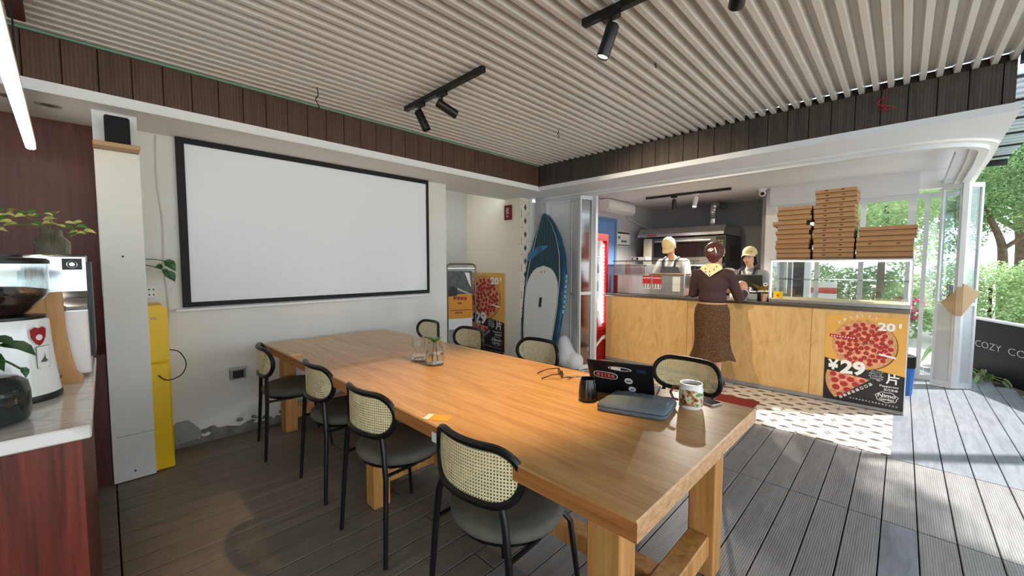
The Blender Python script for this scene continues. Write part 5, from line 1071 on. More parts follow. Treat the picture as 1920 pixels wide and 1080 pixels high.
for (yc, wd, n, ht, nm, sl, dp) in stacks:
    me0 = box_mesh(wd, dp, ht, sl); me1 = box_mesh(wd, dp, ht, ())
    if nm == 'low right': me0 = box_mesh(wd, dp, ht, (-0.10, 0.10))
    z_ = TOPZ + 0.4735
    for k in range(n):
        jx, jy = rr.uniform(-0.012, 0.012), rr.uniform(-0.012, 0.012); lean = 0.0012 * k
        if nm == 'left' and k == 7: jy = 0.035
        use = me0 if (nm == 'tall middle' or (nm == 'low right' and k == 2)) else me1
        w_ = ORD[k] if k < n - 1 else 'topmost'
        tag(link('pizza_box', use, None, (5.21 + jx, yc + jy, z_ + k * ht), (0, 0, rr.uniform(-0.03, 0.03))), 'brown pizza box, %s from the bottom of the %s stack' % (w_, nm) if w_ not in ('bottom', 'topmost') else 'brown pizza box, %s of the %s stack' % (w_, nm), 'box', 'pizza boxes on the %s stack' % nm)
# till and small things by the customer
t = thing('till_screen', 'dark flat till screen on the counter in front of the cashier', 'till', (5.62, 1.38, TOPZ))
b = MB(); b.bbox((-0.012, -0.17, 0.10), (0.012, 0.17, 0.29), 0.004); b.build('screen', mat('till_shell', srgb(72, 70, 66), 0.35), t, rot=(0, R(-8), 0)); b = MB(); b.bbox((-0.03, -0.03, 0.0), (0.03, 0.03, 0.14), 0.004); b.bbox((-0.09, -0.09, 0.0), (0.09, 0.09, 0.012), 0.004); b.build('foot', m_black, t)
t = thing('card_reader', 'grey receipt printer on the counter beside the customer', 'printer', (5.36, 1.255, TOPZ)); b = MB(); b.bbox((-0.06, -0.055, 0), (0.06, 0.055, 0.075), 0.006); b.build('case', mat('reader_grey', srgb(196, 196, 192), 0.4), t); b = MB(); b.bbox((-0.058, -0.052, 0.075), (0.05, 0.052, 0.088), 0.004); b.build('top', m_black, t); b = MB(); b.tube([(0.03 * math.cos(k * PI / 8) - 0.01, 0.03 * math.sin(k * PI / 8), 0.094) for k in range(16)], 0.006, 6, closed=True); b.build('paper_roll', m_paper, t)
b = MB(); b.lathe([(0.04, 0), (0.042, 0.01), (0.042, 0.12), (0.036, 0.125), (0.036, 0.14), (0.001, 0.142)], 20); tag(b.build('steel_canister', m_steel, None, (5.47, 1.32, TOPZ), smooth=40), 'steel canister behind the receipt printer', 'canister')
t = thing('flower_box', 'black box of cream roses on the counter', 'box', (5.38, 1.13, TOPZ)); b = MB(); b.bbox((-0.06, -0.075, 0), (0.06, 0.075, 0.095), 0.004); b.build('box', m_black, t); rr = random.Random(8)
for k in range(10): b = MB(); b.ball((-0.04 + 0.04 * (k % 3), -0.06 + 0.03 * (k // 2), 0.098), 0.017, 8, 6); b.build('rose', mat('cream_rose', srgb(232, 224, 196), 0.8) if k == 0 else MATS['cream_rose'], t)
b = MB(); b.lathe([(0.028, 0), (0.036, 0.08), (0.038, 0.083), (0.034, 0.083), (0.027, 0.006), (0.001, 0.005)], 20); tag(b.build('paper_cup', mat('tan_paper', srgb(196, 160, 130), 0.7), None, (5.25, 1.115, TOPZ), smooth=40), 'tan paper cup beside the display case', 'cup')
t = thing('tip_plant', 'small dried plant with a white eye-like tag beside the cashier', 'plant', (5.50, 1.19, TOPZ))
b = MB(); b.lathe([(0.03, 0), (0.04, 0.06), (0.036, 0.06), (0.001, 0.05)], 16); b.build('pot', m_black, t)
for k in range(9): b = MB(); leaf(b, (0, 0, 0.05), (math.cos(k * 0.8) * 0.5, math.sin(k * 0.8) * 0.6, 1), 0.15 + 0.012 * (k % 4), 0.3); b.build('leaf', mat('dried_leaf', srgb(150, 116, 60), 0.7) if k == 0 else MATS['dried_leaf'], t)
b = MB(); b.lathe([(0.022, 0), (0.022, 0.004)], 16, (-0.05, -0.04, 0.18), M=Matrix.Rotation(R(-90), 3, 'Y'), mi=0, capt=True); b.lathe([(0.010, 0.0045), (0.001, 0.006)], 12, (-0.05, -0.04, 0.18), M=Matrix.Rotation(R(-90), 3, 'Y'), mi=1); b.build('tag', [m_paper, m_black], t)

# ---------------------------------------------------------------- kitchen behind
t = thing('pizza_oven', 'large steel deck pizza oven with a canopy hood against the back of the kitchen', 'oven', (6.95, 2.70, 0))
b = MB(); b.bbox((0.0, -0.66, 0.80), (0.85, 0.72, 1.87), 0.006); b.build('body', mat('oven_dark_steel', srgb(92, 90, 86), 0.4, metal=0.7), t)
b = MB(); b.prism([(-0.06, 1.885), (-0.06, 1.93), (0.06, 2.04), (0.90, 2.04), (0.90, 1.885)], 1.46, 'y', -0.65); b.build('hood', m_steel, t)
b = MB(); b.box((-0.012, -0.50, 1.53), (0.0, 0.52, 1.78)); b.build('oven_window', mat('oven_glass', srgb(12, 12, 12), 0.15), t)
b = MB(); b.box((-0.010, -0.50, 1.08), (0.0, 0.52, 1.36)); b.build('oven_window', mat('oven_glass2', srgb(12, 12, 12), 0.15), t)
for z_ in (1.80, 1.38): b = MB(); b.tube([(-0.05, -0.45, z_), (-0.05, 0.47, z_)], 0.012, 8); b.tube([(0, -0.42, z_), (-0.05, -0.42, z_)], 0.008, 6); b.tube([(0, 0.44, z_), (-0.05, 0.44, z_)], 0.008, 6); b.build('handle', m_steel, t)
b = MB(); b.box((-0.006, 0.56, 0.82), (0.0, 0.715, 1.86)); b.build('left_post', mat('oven_pale', srgb(170, 166, 148), 0.5), t)
b = MB(); b.box((-0.008, -0.655, 0.85), (0.0, -0.52, 1.85)); pnl = b.build('control_panel', m_black, t)
b = MB()
for k in range(7):
    for j in range(2): b.box((-0.010, -0.63 + 0.05 * j, 1.52 + 0.042 * k), (-0.007, -0.595 + 0.05 * j, 1.545 + 0.042 * k))
b.build('panel_buttons', mat('panel_amber', srgb(120, 104, 66), 0.5), pnl)
b = MB(); b.box((-0.065, 0.45, 1.90), (-0.058, 0.62, 1.925)); b.build('hood_badge', mat('hood_red', srgb(170, 50, 36), 0.5), t)
b = MB(); b.box((0.02, -0.62, 0.0), (0.80, 0.68, 0.80)); b.build('stand', m_steel2, t)
b = MB(); b.box((0.25, -0.664, 1.45), (0.62, -0.659, 1.72)); b.build('side_vent', m_black, t)
b = MB(); pts = spline([(7.35, 2.36, 2.04), (7.35, 2.36, 2.2), (7.36, 2.36, 2.34), (7.42, 2.35, 2.42), (7.60, 2.35, 2.44), (7.89, 2.35, 2.44)], 8); b.tube(pts, [0.062 if i % 2 else 0.054 for i in range(len(pts))], 12); tag(b.build('flue_duct', m_chrome, smooth=True), 'ribbed metal flue duct rising from the oven hood', 'duct')
# air conditioner, blue doorway, notices on the left kitchen wall
t = thing('air_conditioner', 'white wall air conditioner high on the left kitchen wall', 'air conditioner', (6.30, 3.68, 2.28)); b = MB(); b.prism([(0, 0), (0, 0.20), (-0.16, 0.20), (-0.19, 0.15), (-0.19, 0.05), (-0.13, 0.0)], 0.90, 'x', -0.45); 
b.v = [(x_, y_, z_) for x_, y_, z_ in b.v]; b.build('case', m_white, t); b = MB(); b.box((-0.42, -0.185, 0.012), (0.42, -0.135, 0.02)); b.build('louvre', m_alu, t)
b = MB(); b.box((5.72, 3.655, 0.9), (5.78, 3.685, 2.20)); b.box((6.34, 3.655, 0.9), (6.40, 3.685, 2.20)); b.box((5.78, 3.655, 2.14), (6.34, 3.685, 2.20)); b.box((5.78, 3.655, 0.9), (6.34, 3.685, 0.95)); w2 = struct(b.build('window_2', mat('blue_frame', srgb(96, 130, 168), 0.5)))
b = MB(); b.box((5.78, 3.672, 0.95), (6.34, 3.678, 2.14)); b.build('pane', mat('blue_glass', srgb(112, 152, 206), 0.2), w2)
b = MB(); b.box((0, -0.004, 0), (0.46, 0, 0.26), 0); b.box((0.01, -0.006, 0.225), (0.45, -0.004, 0.255), 1); b.box((0.01, -0.006, 0.01), (0.45, -0.004, 0.028), 1); b.box((0.03, -0.006, 0.13), (0.10, -0.004, 0.18), 2); b.box((0.14, -0.006, 0.07), (0.34, -0.004, 0.11), 2); tag(b.build('wall_notice', [m_paper, m_blackmatt, mat('notice_grey', srgb(110, 112, 116), 0.6)], None, (6.45, 3.679, 1.73)), 'white notice with black bands on the left kitchen wall', 'notice')
b = MB(); b.tube(spline([(6.75, 3.66, 2.26), (7.0, 3.65, 2.2), (7.4, 3.65, 2.12), (7.88, 3.65, 2.08)], 5), 0.022, 8); tag(b.build('wall_pipe', mat('lagged_pipe', srgb(190, 188, 184), 0.7), smooth=True), 'lagged pipe running along the left kitchen wall', 'pipe')
t = thing('prep_fridge', 'steel worktop fridge in the corner behind the food warmer', 'fridge', (6.08, 3.29, 0)); b = MB(); b.bbox((0, -0.36, 0.05), (0.75, 0.36, 1.40), 0.006); b.build('body', mat('fridge_grey', srgb(120, 122, 124), 0.4, metal=0.6), t)
for y_ in (-0.18, 0.18): b = MB(); b.bbox((-0.02, y_ - 0.17, 0.10), (0.0, y_ + 0.17, 1.36), 0.004); dd = b.build('door', mat('fridge_door', srgb(150, 152, 156), 0.35, metal=0.5) if y_ < 0 else MATS['fridge_door'], t); b = MB(); b.tube([(-0.04, y_ + 0.12, 0.9), (-0.04, y_ + 0.12, 1.2)], 0.01, 6); b.build('handle', m_steel, dd)
t = thing('dome_camera', 'white dome camera on the kitchen ceiling beside the column', 'camera', (6.80, 1.52, 2.50)); b = MB(); b.lathe([(0.055, 0), (0.05, -0.02), (0.02, -0.03)], 16); b.build('mount', m_white, t, smooth=True); b = MB(); b.ball((0, 0, -0.062), 0.048, 14, 10); b.build('ball', m_white, t, smooth=True); b = MB(); b.ball((-0.035, -0.012, -0.072), 0.026, 10, 8); b.build('lens', m_black, t, smooth=True)
tl = track_light('track_light', 'black track with one black and one white spot head on the kitchen ceiling', (6.28, 3.06), (6.32, 1.80), [(0.36, (0.05, 0.05, -1)), (0.62, (-0.35, 0.05, -0.94))], z=2.498, lit={0: (220, 130, (1.0, 0.90, 0.76)), 1: (240, 140, (1.0, 0.93, 0.84))}, shells=[m_black, m_white])
# ---------------------------------------------------------------- people
m_skin = mat('skin', srgb(224, 168, 136), 0.55); m_skin2 = mat('skin_pale', srgb(232, 184, 158), 0.55)
m_hair_r = mat('auburn_hair', srgb(84, 40, 34), 0.45, noise=(40, 0.4, (1, 1, 0.25)), bump=(60, 0.3)); m_hair_b = mat('black_hair', srgb(30, 22, 20), 0.5)
m_knit = mat('dark_maroon_knit', srgb(66, 44, 46), 0.85, bump=(160, 0.2)); m_shirt = mat('white_tee', srgb(226, 226, 222), 0.85); m_shirt_g = mat('grey_tee', srgb(168, 168, 166), 0.85)
m_apron = mat('grey_apron', srgb(84, 88, 88), 0.85); m_strap = mat('dark_strap', srgb(44, 42, 42), 0.8); m_capc = mat('cream_cap_cloth', srgb(226, 206, 150), 0.85, noise=(20, 0.08))
def leopard():
    m = mat('leopard_cloth', srgb(120, 84, 50), 0.85); n = m.node_tree.nodes; l = m.node_tree.links; b_ = n['Principled BSDF']
    tc = n.new('ShaderNodeTexCoord'); v = n.new('ShaderNodeTexVoronoi'); v.inputs['Scale'].default_value = 105; v.feature = 'F1'; l.new(tc.outputs['Object'], v.inputs['Vector'])
    cr = n.new('ShaderNodeValToRGB'); e = cr.color_ramp.elements; e[0].position = 0.0; e[0].color = srgb(72, 48, 30); e[1].position = 0.62; e[1].color = srgb(98, 70, 42)
    for p, c in ((0.22, srgb(46, 28, 20)), (0.42, srgb(56, 34, 22)), (0.5, srgb(94, 66, 40))): q = e.new(p); q.color = c
    l.new(v.outputs['Distance'], cr.inputs[0]); l.new(cr.outputs[0], b_.inputs['Base Color']); return m
m_leo = leopard(); m_lips = mat('lips', srgb(176, 70, 66), 0.4); m_eyew = mat('eye_white', srgb(232, 228, 222), 0.3); m_iris = mat('iris_dark', srgb(36, 22, 16), 0.2); m_brow = mat('brow', srgb(44, 30, 26), 0.8)
def hand(mb, wr, d, nrm, k=1.0, curl=0.5, flip=1):
    """palm, four unequal fingers with two bends and a thumb leaving the side of the palm"""
    wr = Vector(wr); d = Vector(d).normalized(); nrm = Vector(nrm); nrm = (nrm - d * nrm.dot(d)).normalized(); s_ = d.cross(nrm) * flip
    for i, (off, ln) in enumerate(((0.030, 0.078), (0.010, 0.086), (-0.010, 0.080), (-0.028, 0.062))):
        kn = wr + d * (0.085 - 0.004 * abs(i - 1)) * k + s_ * off * k
        mb.capsule(wr + s_ * off * 0.55 * k + d * 0.012 * k, 0.014 * k, kn, 0.0115 * k, 8)
        c1 = curl * 0.7; d1 = (d * math.cos(c1) - nrm * math.sin(c1)); p1 = kn + d1 * ln * 0.48 * k
        c2 = curl * 1.7; d2 = (d * math.cos(c2) - nrm * math.sin(c2)); p2 = p1 + d2 * ln * 0.5 * k
        mb.capsule(kn, 0.0098 * k, p1, 0.0090 * k, 8); mb.capsule(p1, 0.0090 * k, p2, 0.0075 * k, 8)
    t0 = wr + d * 0.022 * k + s_ * 0.022 * k; t1 = t0 + (d * 0.5 + s_ * 0.75 - nrm * 0.25).normalized() * 0.038 * k; t2 = t1 + (d * 0.85 + s_ * 0.35 - nrm * 0.4).normalized() * 0.032 * k
    mb.capsule(t0, 0.014 * k, t1, 0.011 * k, 8); mb.capsule(t1, 0.0105 * k, t2, 0.0085 * k, 8)
def person(name, label, loc, rz, k, arms, head_rot, head_fwd=0.0, skin=None, lean=0.0):
    """arms: ((elbow, wrist, hand dir, palm-up normal, curl) left, same right) in body axes, x ahead, y to the left"""
    skin = skin or m_skin
    t = thing(name, label, 'person', loc, rz); mb = MB()
    def Z(p): x_, y_, z_ = p; return Vector((x_ * k + max(0, z_ - 0.95) * lean, y_ * k, z_ * k))
    for s_ in (1, -1):
        mb.capsule(Z((0, 0.085 * s_, 0.86)), 0.088 * k, Z((0.012, 0.078 * s_, 0.46)), 0.054 * k); mb.capsule(Z((0.012, 0.078 * s_, 0.46)), 0.052 * k, Z((-0.012, 0.072 * s_, 0.30)), 0.051 * k); mb.capsule(Z((-0.012, 0.072 * s_, 0.30)), 0.050 * k, Z((-0.01, 0.07 * s_, 0.09)), 0.033 * k)
        mb.capsule(Z((-0.035, 0.07 * s_, 0.040)), 0.036 * k, Z((0.13, 0.085 * s_, 0.028)), 0.028 * k)
    mb.ball(Z((0, 0, 0.90)), (0.105 * k, 0.158 * k, 0.115 * k)); mb.ball(Z((0, 0, 1.03)), (0.088 * k, 0.125 * k, 0.13 * k)); mb.ball(Z((0.0, 0, 1.18)), (0.102 * k, 0.148 * k, 0.165 * k)); mb.capsule(Z((-0.01, -0.135, 1.292)), 0.050 * k, Z((-0.01, 0.135, 1.292)), 0.050 * k)
    mb.capsule(Z((-0.015, 0, 1.31)), 0.050 * k, Z((0.005 + head_fwd * 0.7, 0, 1.43)), 0.042 * k)
    for s_, (el, wr, hd, nr, cu) in zip((1, -1), arms):
        sh = Z((-0.01, 0.165 * s_, 1.285)); el = Z(el); wr = Z(wr)
        mb.capsule(sh, 0.047 * k, el, 0.036 * k); mb.capsule(el, 0.036 * k, el.lerp(wr, 0.35), 0.035 * k); mb.capsule(el.lerp(wr, 0.35), 0.035 * k, wr, 0.023 * k); hand(mb, wr, hd, nr, k, cu, s_)
    HC_ = Z((0.01 + head_fwd, 0, 1.51)); Mh = Euler(head_rot, 'XYZ').to_matrix()
    def H(p): return HC_ + Mh @ (Vector(p) * k)
    mb.ball(H((-0.012, 0, 0.025)), (0.092 * k, 0.076 * k, 0.092 * k), 16, 12, Mh); mb.ball(H((0.022, 0, -0.035)), (0.064 * k, 0.058 * k, 0.075 * k), 14, 10, Mh); mb.ball(H((0.045, 0, -0.085)), (0.028 * k, 0.032 * k, 0.024 * k), 10, 8, Mh)
    mb.capsule(H((0.078, 0, 0.012)), 0.008 * k, H((0.096, 0, -0.022)), 0.0115 * k, 8)
    for s_ in (1, -1): mb.ball(H((-0.005, 0.076 * s_, -0.008)), (0.018 * k, 0.008 * k, 0.030 * k), 8, 8, Mh); mb.ball(H((0.050, 0.035 * s_, -0.022)), (0.030 * k, 0.026 * k, 0.026 * k), 8, 8, Mh)
    body = evaluated(mb, [('REMESH', dict(mode='VOXEL', voxel_size=0.0075)), ('SMOOTH', dict(iterations=3, factor=0.5))], 'body', skin, t)
    for s_ in (1, -1):
        b = MB(); b.ball(H((0.0755, 0.030 * s_, 0.006)), (0.009 * k, 0.0145 * k, 0.0075 * k), 10, 8, Mh); e_ = b.build('eye', m_eyew, body, smooth=True)
        b = MB(); b.ball(H((0.0825, 0.030 * s_, 0.006)), (0.0035 * k, 0.007 * k, 0.007 * k), 8, 6, Mh); b.build('iris', m_iris, body, smooth=True)
        b = MB(); b.tube([H((0.080, 0.014 * s_, 0.026)), H((0.082, 0.030 * s_, 0.030)), H((0.072, 0.048 * s_, 0.025))], 0.0032 * k, 6); b.build('eyebrow', m_brow, body)
    b = MB(); b.ball(H((0.083, 0, -0.055)), (0.007 * k, 0.021 * k, 0.0065 * k), 10, 6, Mh); b.build('mouth', m_lips, body, smooth=True)
    return t, body, Z, H, Mh
def torso_cloth(t, Z, k, name, m, g, arms=None, sleeve=1.0, z_hem=0.95, cuffs=None):
    mb = MB()
    mb.ball(Z((0, 0, z_hem + 0.07)), ((0.097 + g) * k, (0.138 + g) * k, 0.11 * k)); mb.ball(Z((0, 0, 1.05)), ((0.094 + g) * k, (0.128 + g) * k, 0.14 * k)); mb.ball(Z((0.0, 0, 1.18)), ((0.102 + g) * k, (0.148 + g) * k, (0.155 + g) * k)); mb.capsule(Z((-0.01, -0.132, 1.290)), (0.050 + g) * k, Z((-0.01, 0.132, 1.290)), (0.050 + g) * k)
    mb.capsule(Z((-0.012, 0, 1.29)), (0.062 + g) * k, Z((-0.006, 0, 1.345)), (0.046 + g) * k)
    for s_, (el, wr, hd, nr, cu) in zip((1, -1), arms):
        sh = Z((-0.01, 0.165 * s_, 1.285)); el = Z(el); wr = Z(wr)
        if sleeve < 1: mb.capsule(sh, (0.050 + g) * k, sh.lerp(el, sleeve), (0.048 + g) * k)
        else: mb.capsule(sh, (0.047 + g) * k, el, (0.038 + g) * k); mb.capsule(el, (0.038 + g) * k, el.lerp(wr, 0.93), (0.026 + g) * k)
    return evaluated(mb, [('REMESH', dict(mode='VOXEL', voxel_size=0.010)), ('SMOOTH', dict(iterations=4, factor=0.5))], name, m, t)
def cap(t, H0, Mh, k, m, dots=True, up=0.0):
    H = lambda p: H0((p[0], p[1], p[2] + up + 0.35 * up * p[0] / 0.1))
    b = MB(); M2 = Mh; prof = [(0.098, 0.0), (0.101, 0.012), (0.099, 0.04), (0.088, 0.072), (0.066, 0.097), (0.035, 0.112), (0.002, 0.118)]
    b.lathe([(r_ * k, z_ * k) for r_, z_ in prof], 24, H((-0.012, 0, 0.022)), M=M2, sy=0.86, capb=False); c_ = b.build('cap', m, t, smooth=True)
    b = MB(); V = []; F = []; n = 12
    for i in range(n + 1):
        a = R(-75 + 150 * i / n)
        for (r_, dz) in ((0.094, 0.012), (0.152, -0.004 - 0.022 * abs(math.sin(a))), (0.152, -0.008 - 0.022 * abs(math.sin(a))), (0.094, 0.006)):
            V.append(H((-0.012 + r_ * math.cos(a) * (1 if r_ < 0.1 else 1.0), r_ * math.sin(a) * (0.86 if r_ < 0.1 else 0.60), 0.022 + dz)))
    for i in range(n): F += [(4*i + j, 4*i + (j + 1) % 4, 4*i + 4 + (j + 1) % 4, 4*i + 4 + j) for j in range(4)]
    b.add(V, F); b.build('brim', m, c_, smooth=30)
    if dots:
        b = MB(); rr = random.Random(3)
        for i in range(14):
            a = rr.uniform(-2.6, 2.6); f = rr.uniform(0.15, 0.85); r_ = 0.101 * math.cos(f * 1.3); b.ball(H((-0.012 + r_ * math.cos(a), r_ * 0.86 * math.sin(a), 0.03 + 0.105 * math.sin(f * 1.3) * 0.95)), 0.0055 * k, 6, 5)
        b.build('spots', m_brow, c_)
    return c_
# customer with her back to the camera
armsW = (((0.06, 0.225, 1.06), (0.25, 0.11, 1.085), (0.9, -0.35, 0.15), (0, 0, 1), 0.6), ((0.19, -0.225, 1.020), (0.345, -0.255, 1.085), (0.15, 0.30, 0.95), (-0.85, -0.3, 0.2), 0.6))
t, body, Z, H, Mh = person('person', 'woman in dark knit top and leopard-print skirt standing at the counter, back turned', (4.76, 1.515, 0.0), R(2), 1.0, armsW, (0, R(14), R(12)), 0.02)
torso_cloth(t, Z, 1.0, 'knit_top', m_knit, 0.014, armsW, 1.0, 0.96)
V = []; F = []; n = 72; lv = [(0.972, 0.100, 0.140), (0.95, 0.112, 0.154), (0.90, 0.128, 0.176), (0.82, 0.138, 0.186), (0.68, 0.138, 0.182), (0.55, 0.142, 0.180), (0.45, 0.155, 0.196), (0.385, 0.172, 0.222), (0.355, 0.180, 0.234)]
for j, (z_, rx, ry) in enumerate(lv):
    f = max(0, (0.80 - z_) / 0.45)
    for i in range(n):
        a = 2 * PI * i / n; g_ = 1 + 0.055 * f * math.sin(7 * a + 0.6) + 0.02 * f * math.sin(13 * a); V.append((rx * g_ * math.cos(a) - 0.01 * f, ry * g_ * math.sin(a) - 0.025 * f, z_ + 0.012 * f * math.sin(5 * a)))
for j in range(len(lv) - 1): F += [(j * n + i, j * n + (i + 1) % n, (j + 1) * n + (i + 1) % n, (j + 1) * n + i) for i in range(n)]
b = MB(); b.add(V, F); sk = b.build('skirt', m_leo, t, smooth=60)
b = MB(); b.lathe([(0.145, 0.955), (0.148, 0.965), (0.146, 0.978)], 40, sx=0.74, capb=False); b.build('belt', mat('belt_tan', srgb(176, 140, 110), 0.6), sk)
mb = MB(); mb.ball(H((-0.022, 0, 0.032)), (0.110, 0.102, 0.106), 16, 12, Mh); mb.ball(H((-0.085, 0.005, -0.010)), (0.066, 0.086, 0.076), 14, 10, Mh); mb.ball(H((-0.060, 0, -0.060)), (0.05, 0.062, 0.05), 12, 8, Mh)
for k in range(11): a_ = -1.25 + 0.25 * k; mb.tube(spline([H((0.03, 0.094 * math.sin(a_), 0.05 + 0.085 * math.cos(a_))), H((-0.06, 0.098 * math.sin(a_ * 0.9), 0.02 + 0.10 * math.cos(a_))), H((-0.125, 0.075 * math.sin(a_ * 0.8), 0.0 + 0.065 * math.cos(a_))), H((-0.145, 0.03 * math.sin(a_), -0.02 + 0.02 * math.cos(a_)))], 4), 0.013, 6)
for s_ in (1, -1): mb.ball(H((0.0, 0.066 * s_, 0.03)), (0.05, 0.028, 0.06), 10, 8, Mh)
hair = evaluated(mb, [('REMESH', dict(mode='VOXEL', voxel_size=0.006)), ('SMOOTH', dict(iterations=1))], 'hair', m_hair_r, t)
b = MB(); b.tube([H((-0.166 + 0.012 * math.cos(k * PI / 6), 0.028 + 0.024 * math.cos(k * PI / 6), 0.008 + 0.014 * math.sin(k * PI / 6))) for k in range(12)], 0.006, 6, closed=True); b.ball(H((-0.162, 0.028, 0.008)), (0.006, 0.016, 0.008), 8, 6, Mh); b.tube([H((-0.164, -0.012, 0.034)), H((-0.166, -0.03, -0.03))], 0.006, 6); b.build('hair_clip', mat('clip_white', srgb(240, 240, 236), 0.4), hair)
b = MB(); m_kerch = mat('cream_kerchief', srgb(236, 226, 172), 0.85)
b.lathe([(0.088, 1.330), (0.092, 1.345), (0.078, 1.375), (0.062, 1.400), (0.058, 1.408)], 28, (-0.01, 0, 0), sx=1.0, sy=1.15, capb=False)
b.add([(-0.085, 0.115, 1.352), (-0.085, -0.115, 1.352), (-0.126, 0.0, 1.262), (-0.072, 0.095, 1.385), (-0.072, -0.095, 1.385), (-0.112, 0.0, 1.345)], [(0, 2, 5, 3), (2, 1, 4, 5), (3, 5, 4)]); kc = b.build('kerchief', m_kerch, t, smooth=50)
b = MB()
for (y_, z_, x_) in ((0.05, 1.352, -0.103), (0.0, 1.32, -0.124), (0.045, 1.318, -0.112), (-0.04, 1.345, -0.108), (0.0, 1.282, -0.124), (-0.06, 1.375, -0.090)): b.ball((x_, y_, z_), 0.0065, 8, 6)
b.build('spots', m_brow, kc)
b = MB(); wr = Z(armsW[1][1]); el = Z(armsW[1][0]); d = (wr - el).normalized(); b.tube([wr - d * 0.030, wr - d * 0.012], 0.041, 12); b.build('cuff', m_shirt, t, smooth=30)
for s_ in (1, -1): b = MB(); b.capsule((-0.04, 0.07 * s_, 0.040), 0.044, (0.14, 0.087 * s_, 0.034), 0.036); b.v = [(x_, y_, max(0.0, min(z_, 0.075))) for x_, y_, z_ in b.v]; b.build('shoe', m_black, t, smooth=True)
# man in cap bending over the warmer
def apron(t, Z, k, g=0.026):
    b = MB(); V = []; F = []; n = 14
    for j, (z_, hw) in enumerate(((0.55, 0.9), (0.80, 0.95), (0.98, 1.0), (1.10, 0.9), (1.24, 0.62))):
        rx, ry = ((0.128, 0.178) if z_ < 0.9 else (0.116, 0.150))
        for i in range(n + 1): a = hw * (-1.15 + 2.3 * i / n); V.append(Z(((rx + g) * math.cos(a), (ry + g) * math.sin(a), z_)))
    for j in range(4): F += [(j * (n + 1) + i, j * (n + 1) + i + 1, (j + 1) * (n + 1) + i + 1, (j + 1) * (n + 1) + i) for i in range(n)]
    b.add(V, F); o = b.build('apron', m_apron, t, smooth=60)
    for s_ in (1, -1): b = MB(); pts = [Z((0.135, 0.075 * s_, 1.22)), Z((0.118, 0.085 * s_, 1.30)), Z((0.06, 0.09 * s_, 1.358)), Z((-0.03, 0.085 * s_, 1.362)), Z((-0.10, 0.06 * s_, 1.29))]; b.tube(spline(pts, 4), 0.017, 6); b.build('strap', m_strap, o, smooth=True)
    return o
armsA = (((0.10, 0.235, 1.06), (0.30, 0.12, 1.02), (0.9, -0.3, -0.2), (0, 0, 1), 0.6), ((0.10, -0.235, 1.06), (0.30, -0.10, 1.03), (0.9, 0.3, -0.2), (0, 0, 1), 0.6))
t, body, Z, H, Mh = person('person', 'worker in a cream cap and grey apron bending over the steel food warmer', (6.11, 2.515, 0.0), PI, 1.10, armsA, (0, R(48), R(-8)), 0.085, m_skin, 0.10)
torso_cloth(t, Z, 1.10, 't_shirt', m_shirt, 0.016, armsA, 0.75); apron(t, Z, 1.10, 0.032); c_ = cap(t, H, Mh, 1.06, m_capc, False, 0.004)
b = MB(); b.lathe([(0.030, 0), (0.030, 0.004)], 16, H((0.045, 0, 0.108)), M=Mh @ Euler((0, R(48), 0)).to_matrix(), sx=0.7, capt=True); b.build('cap_badge', mat('badge_yellow', srgb(222, 178, 60), 0.6), c_)
b = MB(); b.ball(H((-0.04, 0, -0.015)), (0.072, 0.082, 0.07), 14, 10, Mh); b.build('hair', m_hair_b, t, smooth=True)
for s_ in (1, -1): b = MB(); b.capsule(Z((-0.04, 0.07 * s_, 0.040)), 0.046, Z((0.14, 0.087 * s_, 0.034)), 0.038); b.v = [(x_, y_, max(0.0, min(z_, 0.09))) for x_, y_, z_ in b.v]; b.build('shoe', m_black, t, smooth=True)
mb = MB()
for s_ in (1, -1): mb.capsule(Z((0, 0.085 * s_, 0.87)), 0.108, Z((0.012, 0.078 * s_, 0.46)), 0.080); mb.capsule(Z((0.012, 0.078 * s_, 0.46)), 0.078, Z((-0.01, 0.07 * s_, 0.13)), 0.066)
evaluated(mb, [('REMESH', dict(mode='VOXEL', voxel_size=0.013))], 'trousers', m_strap, t)
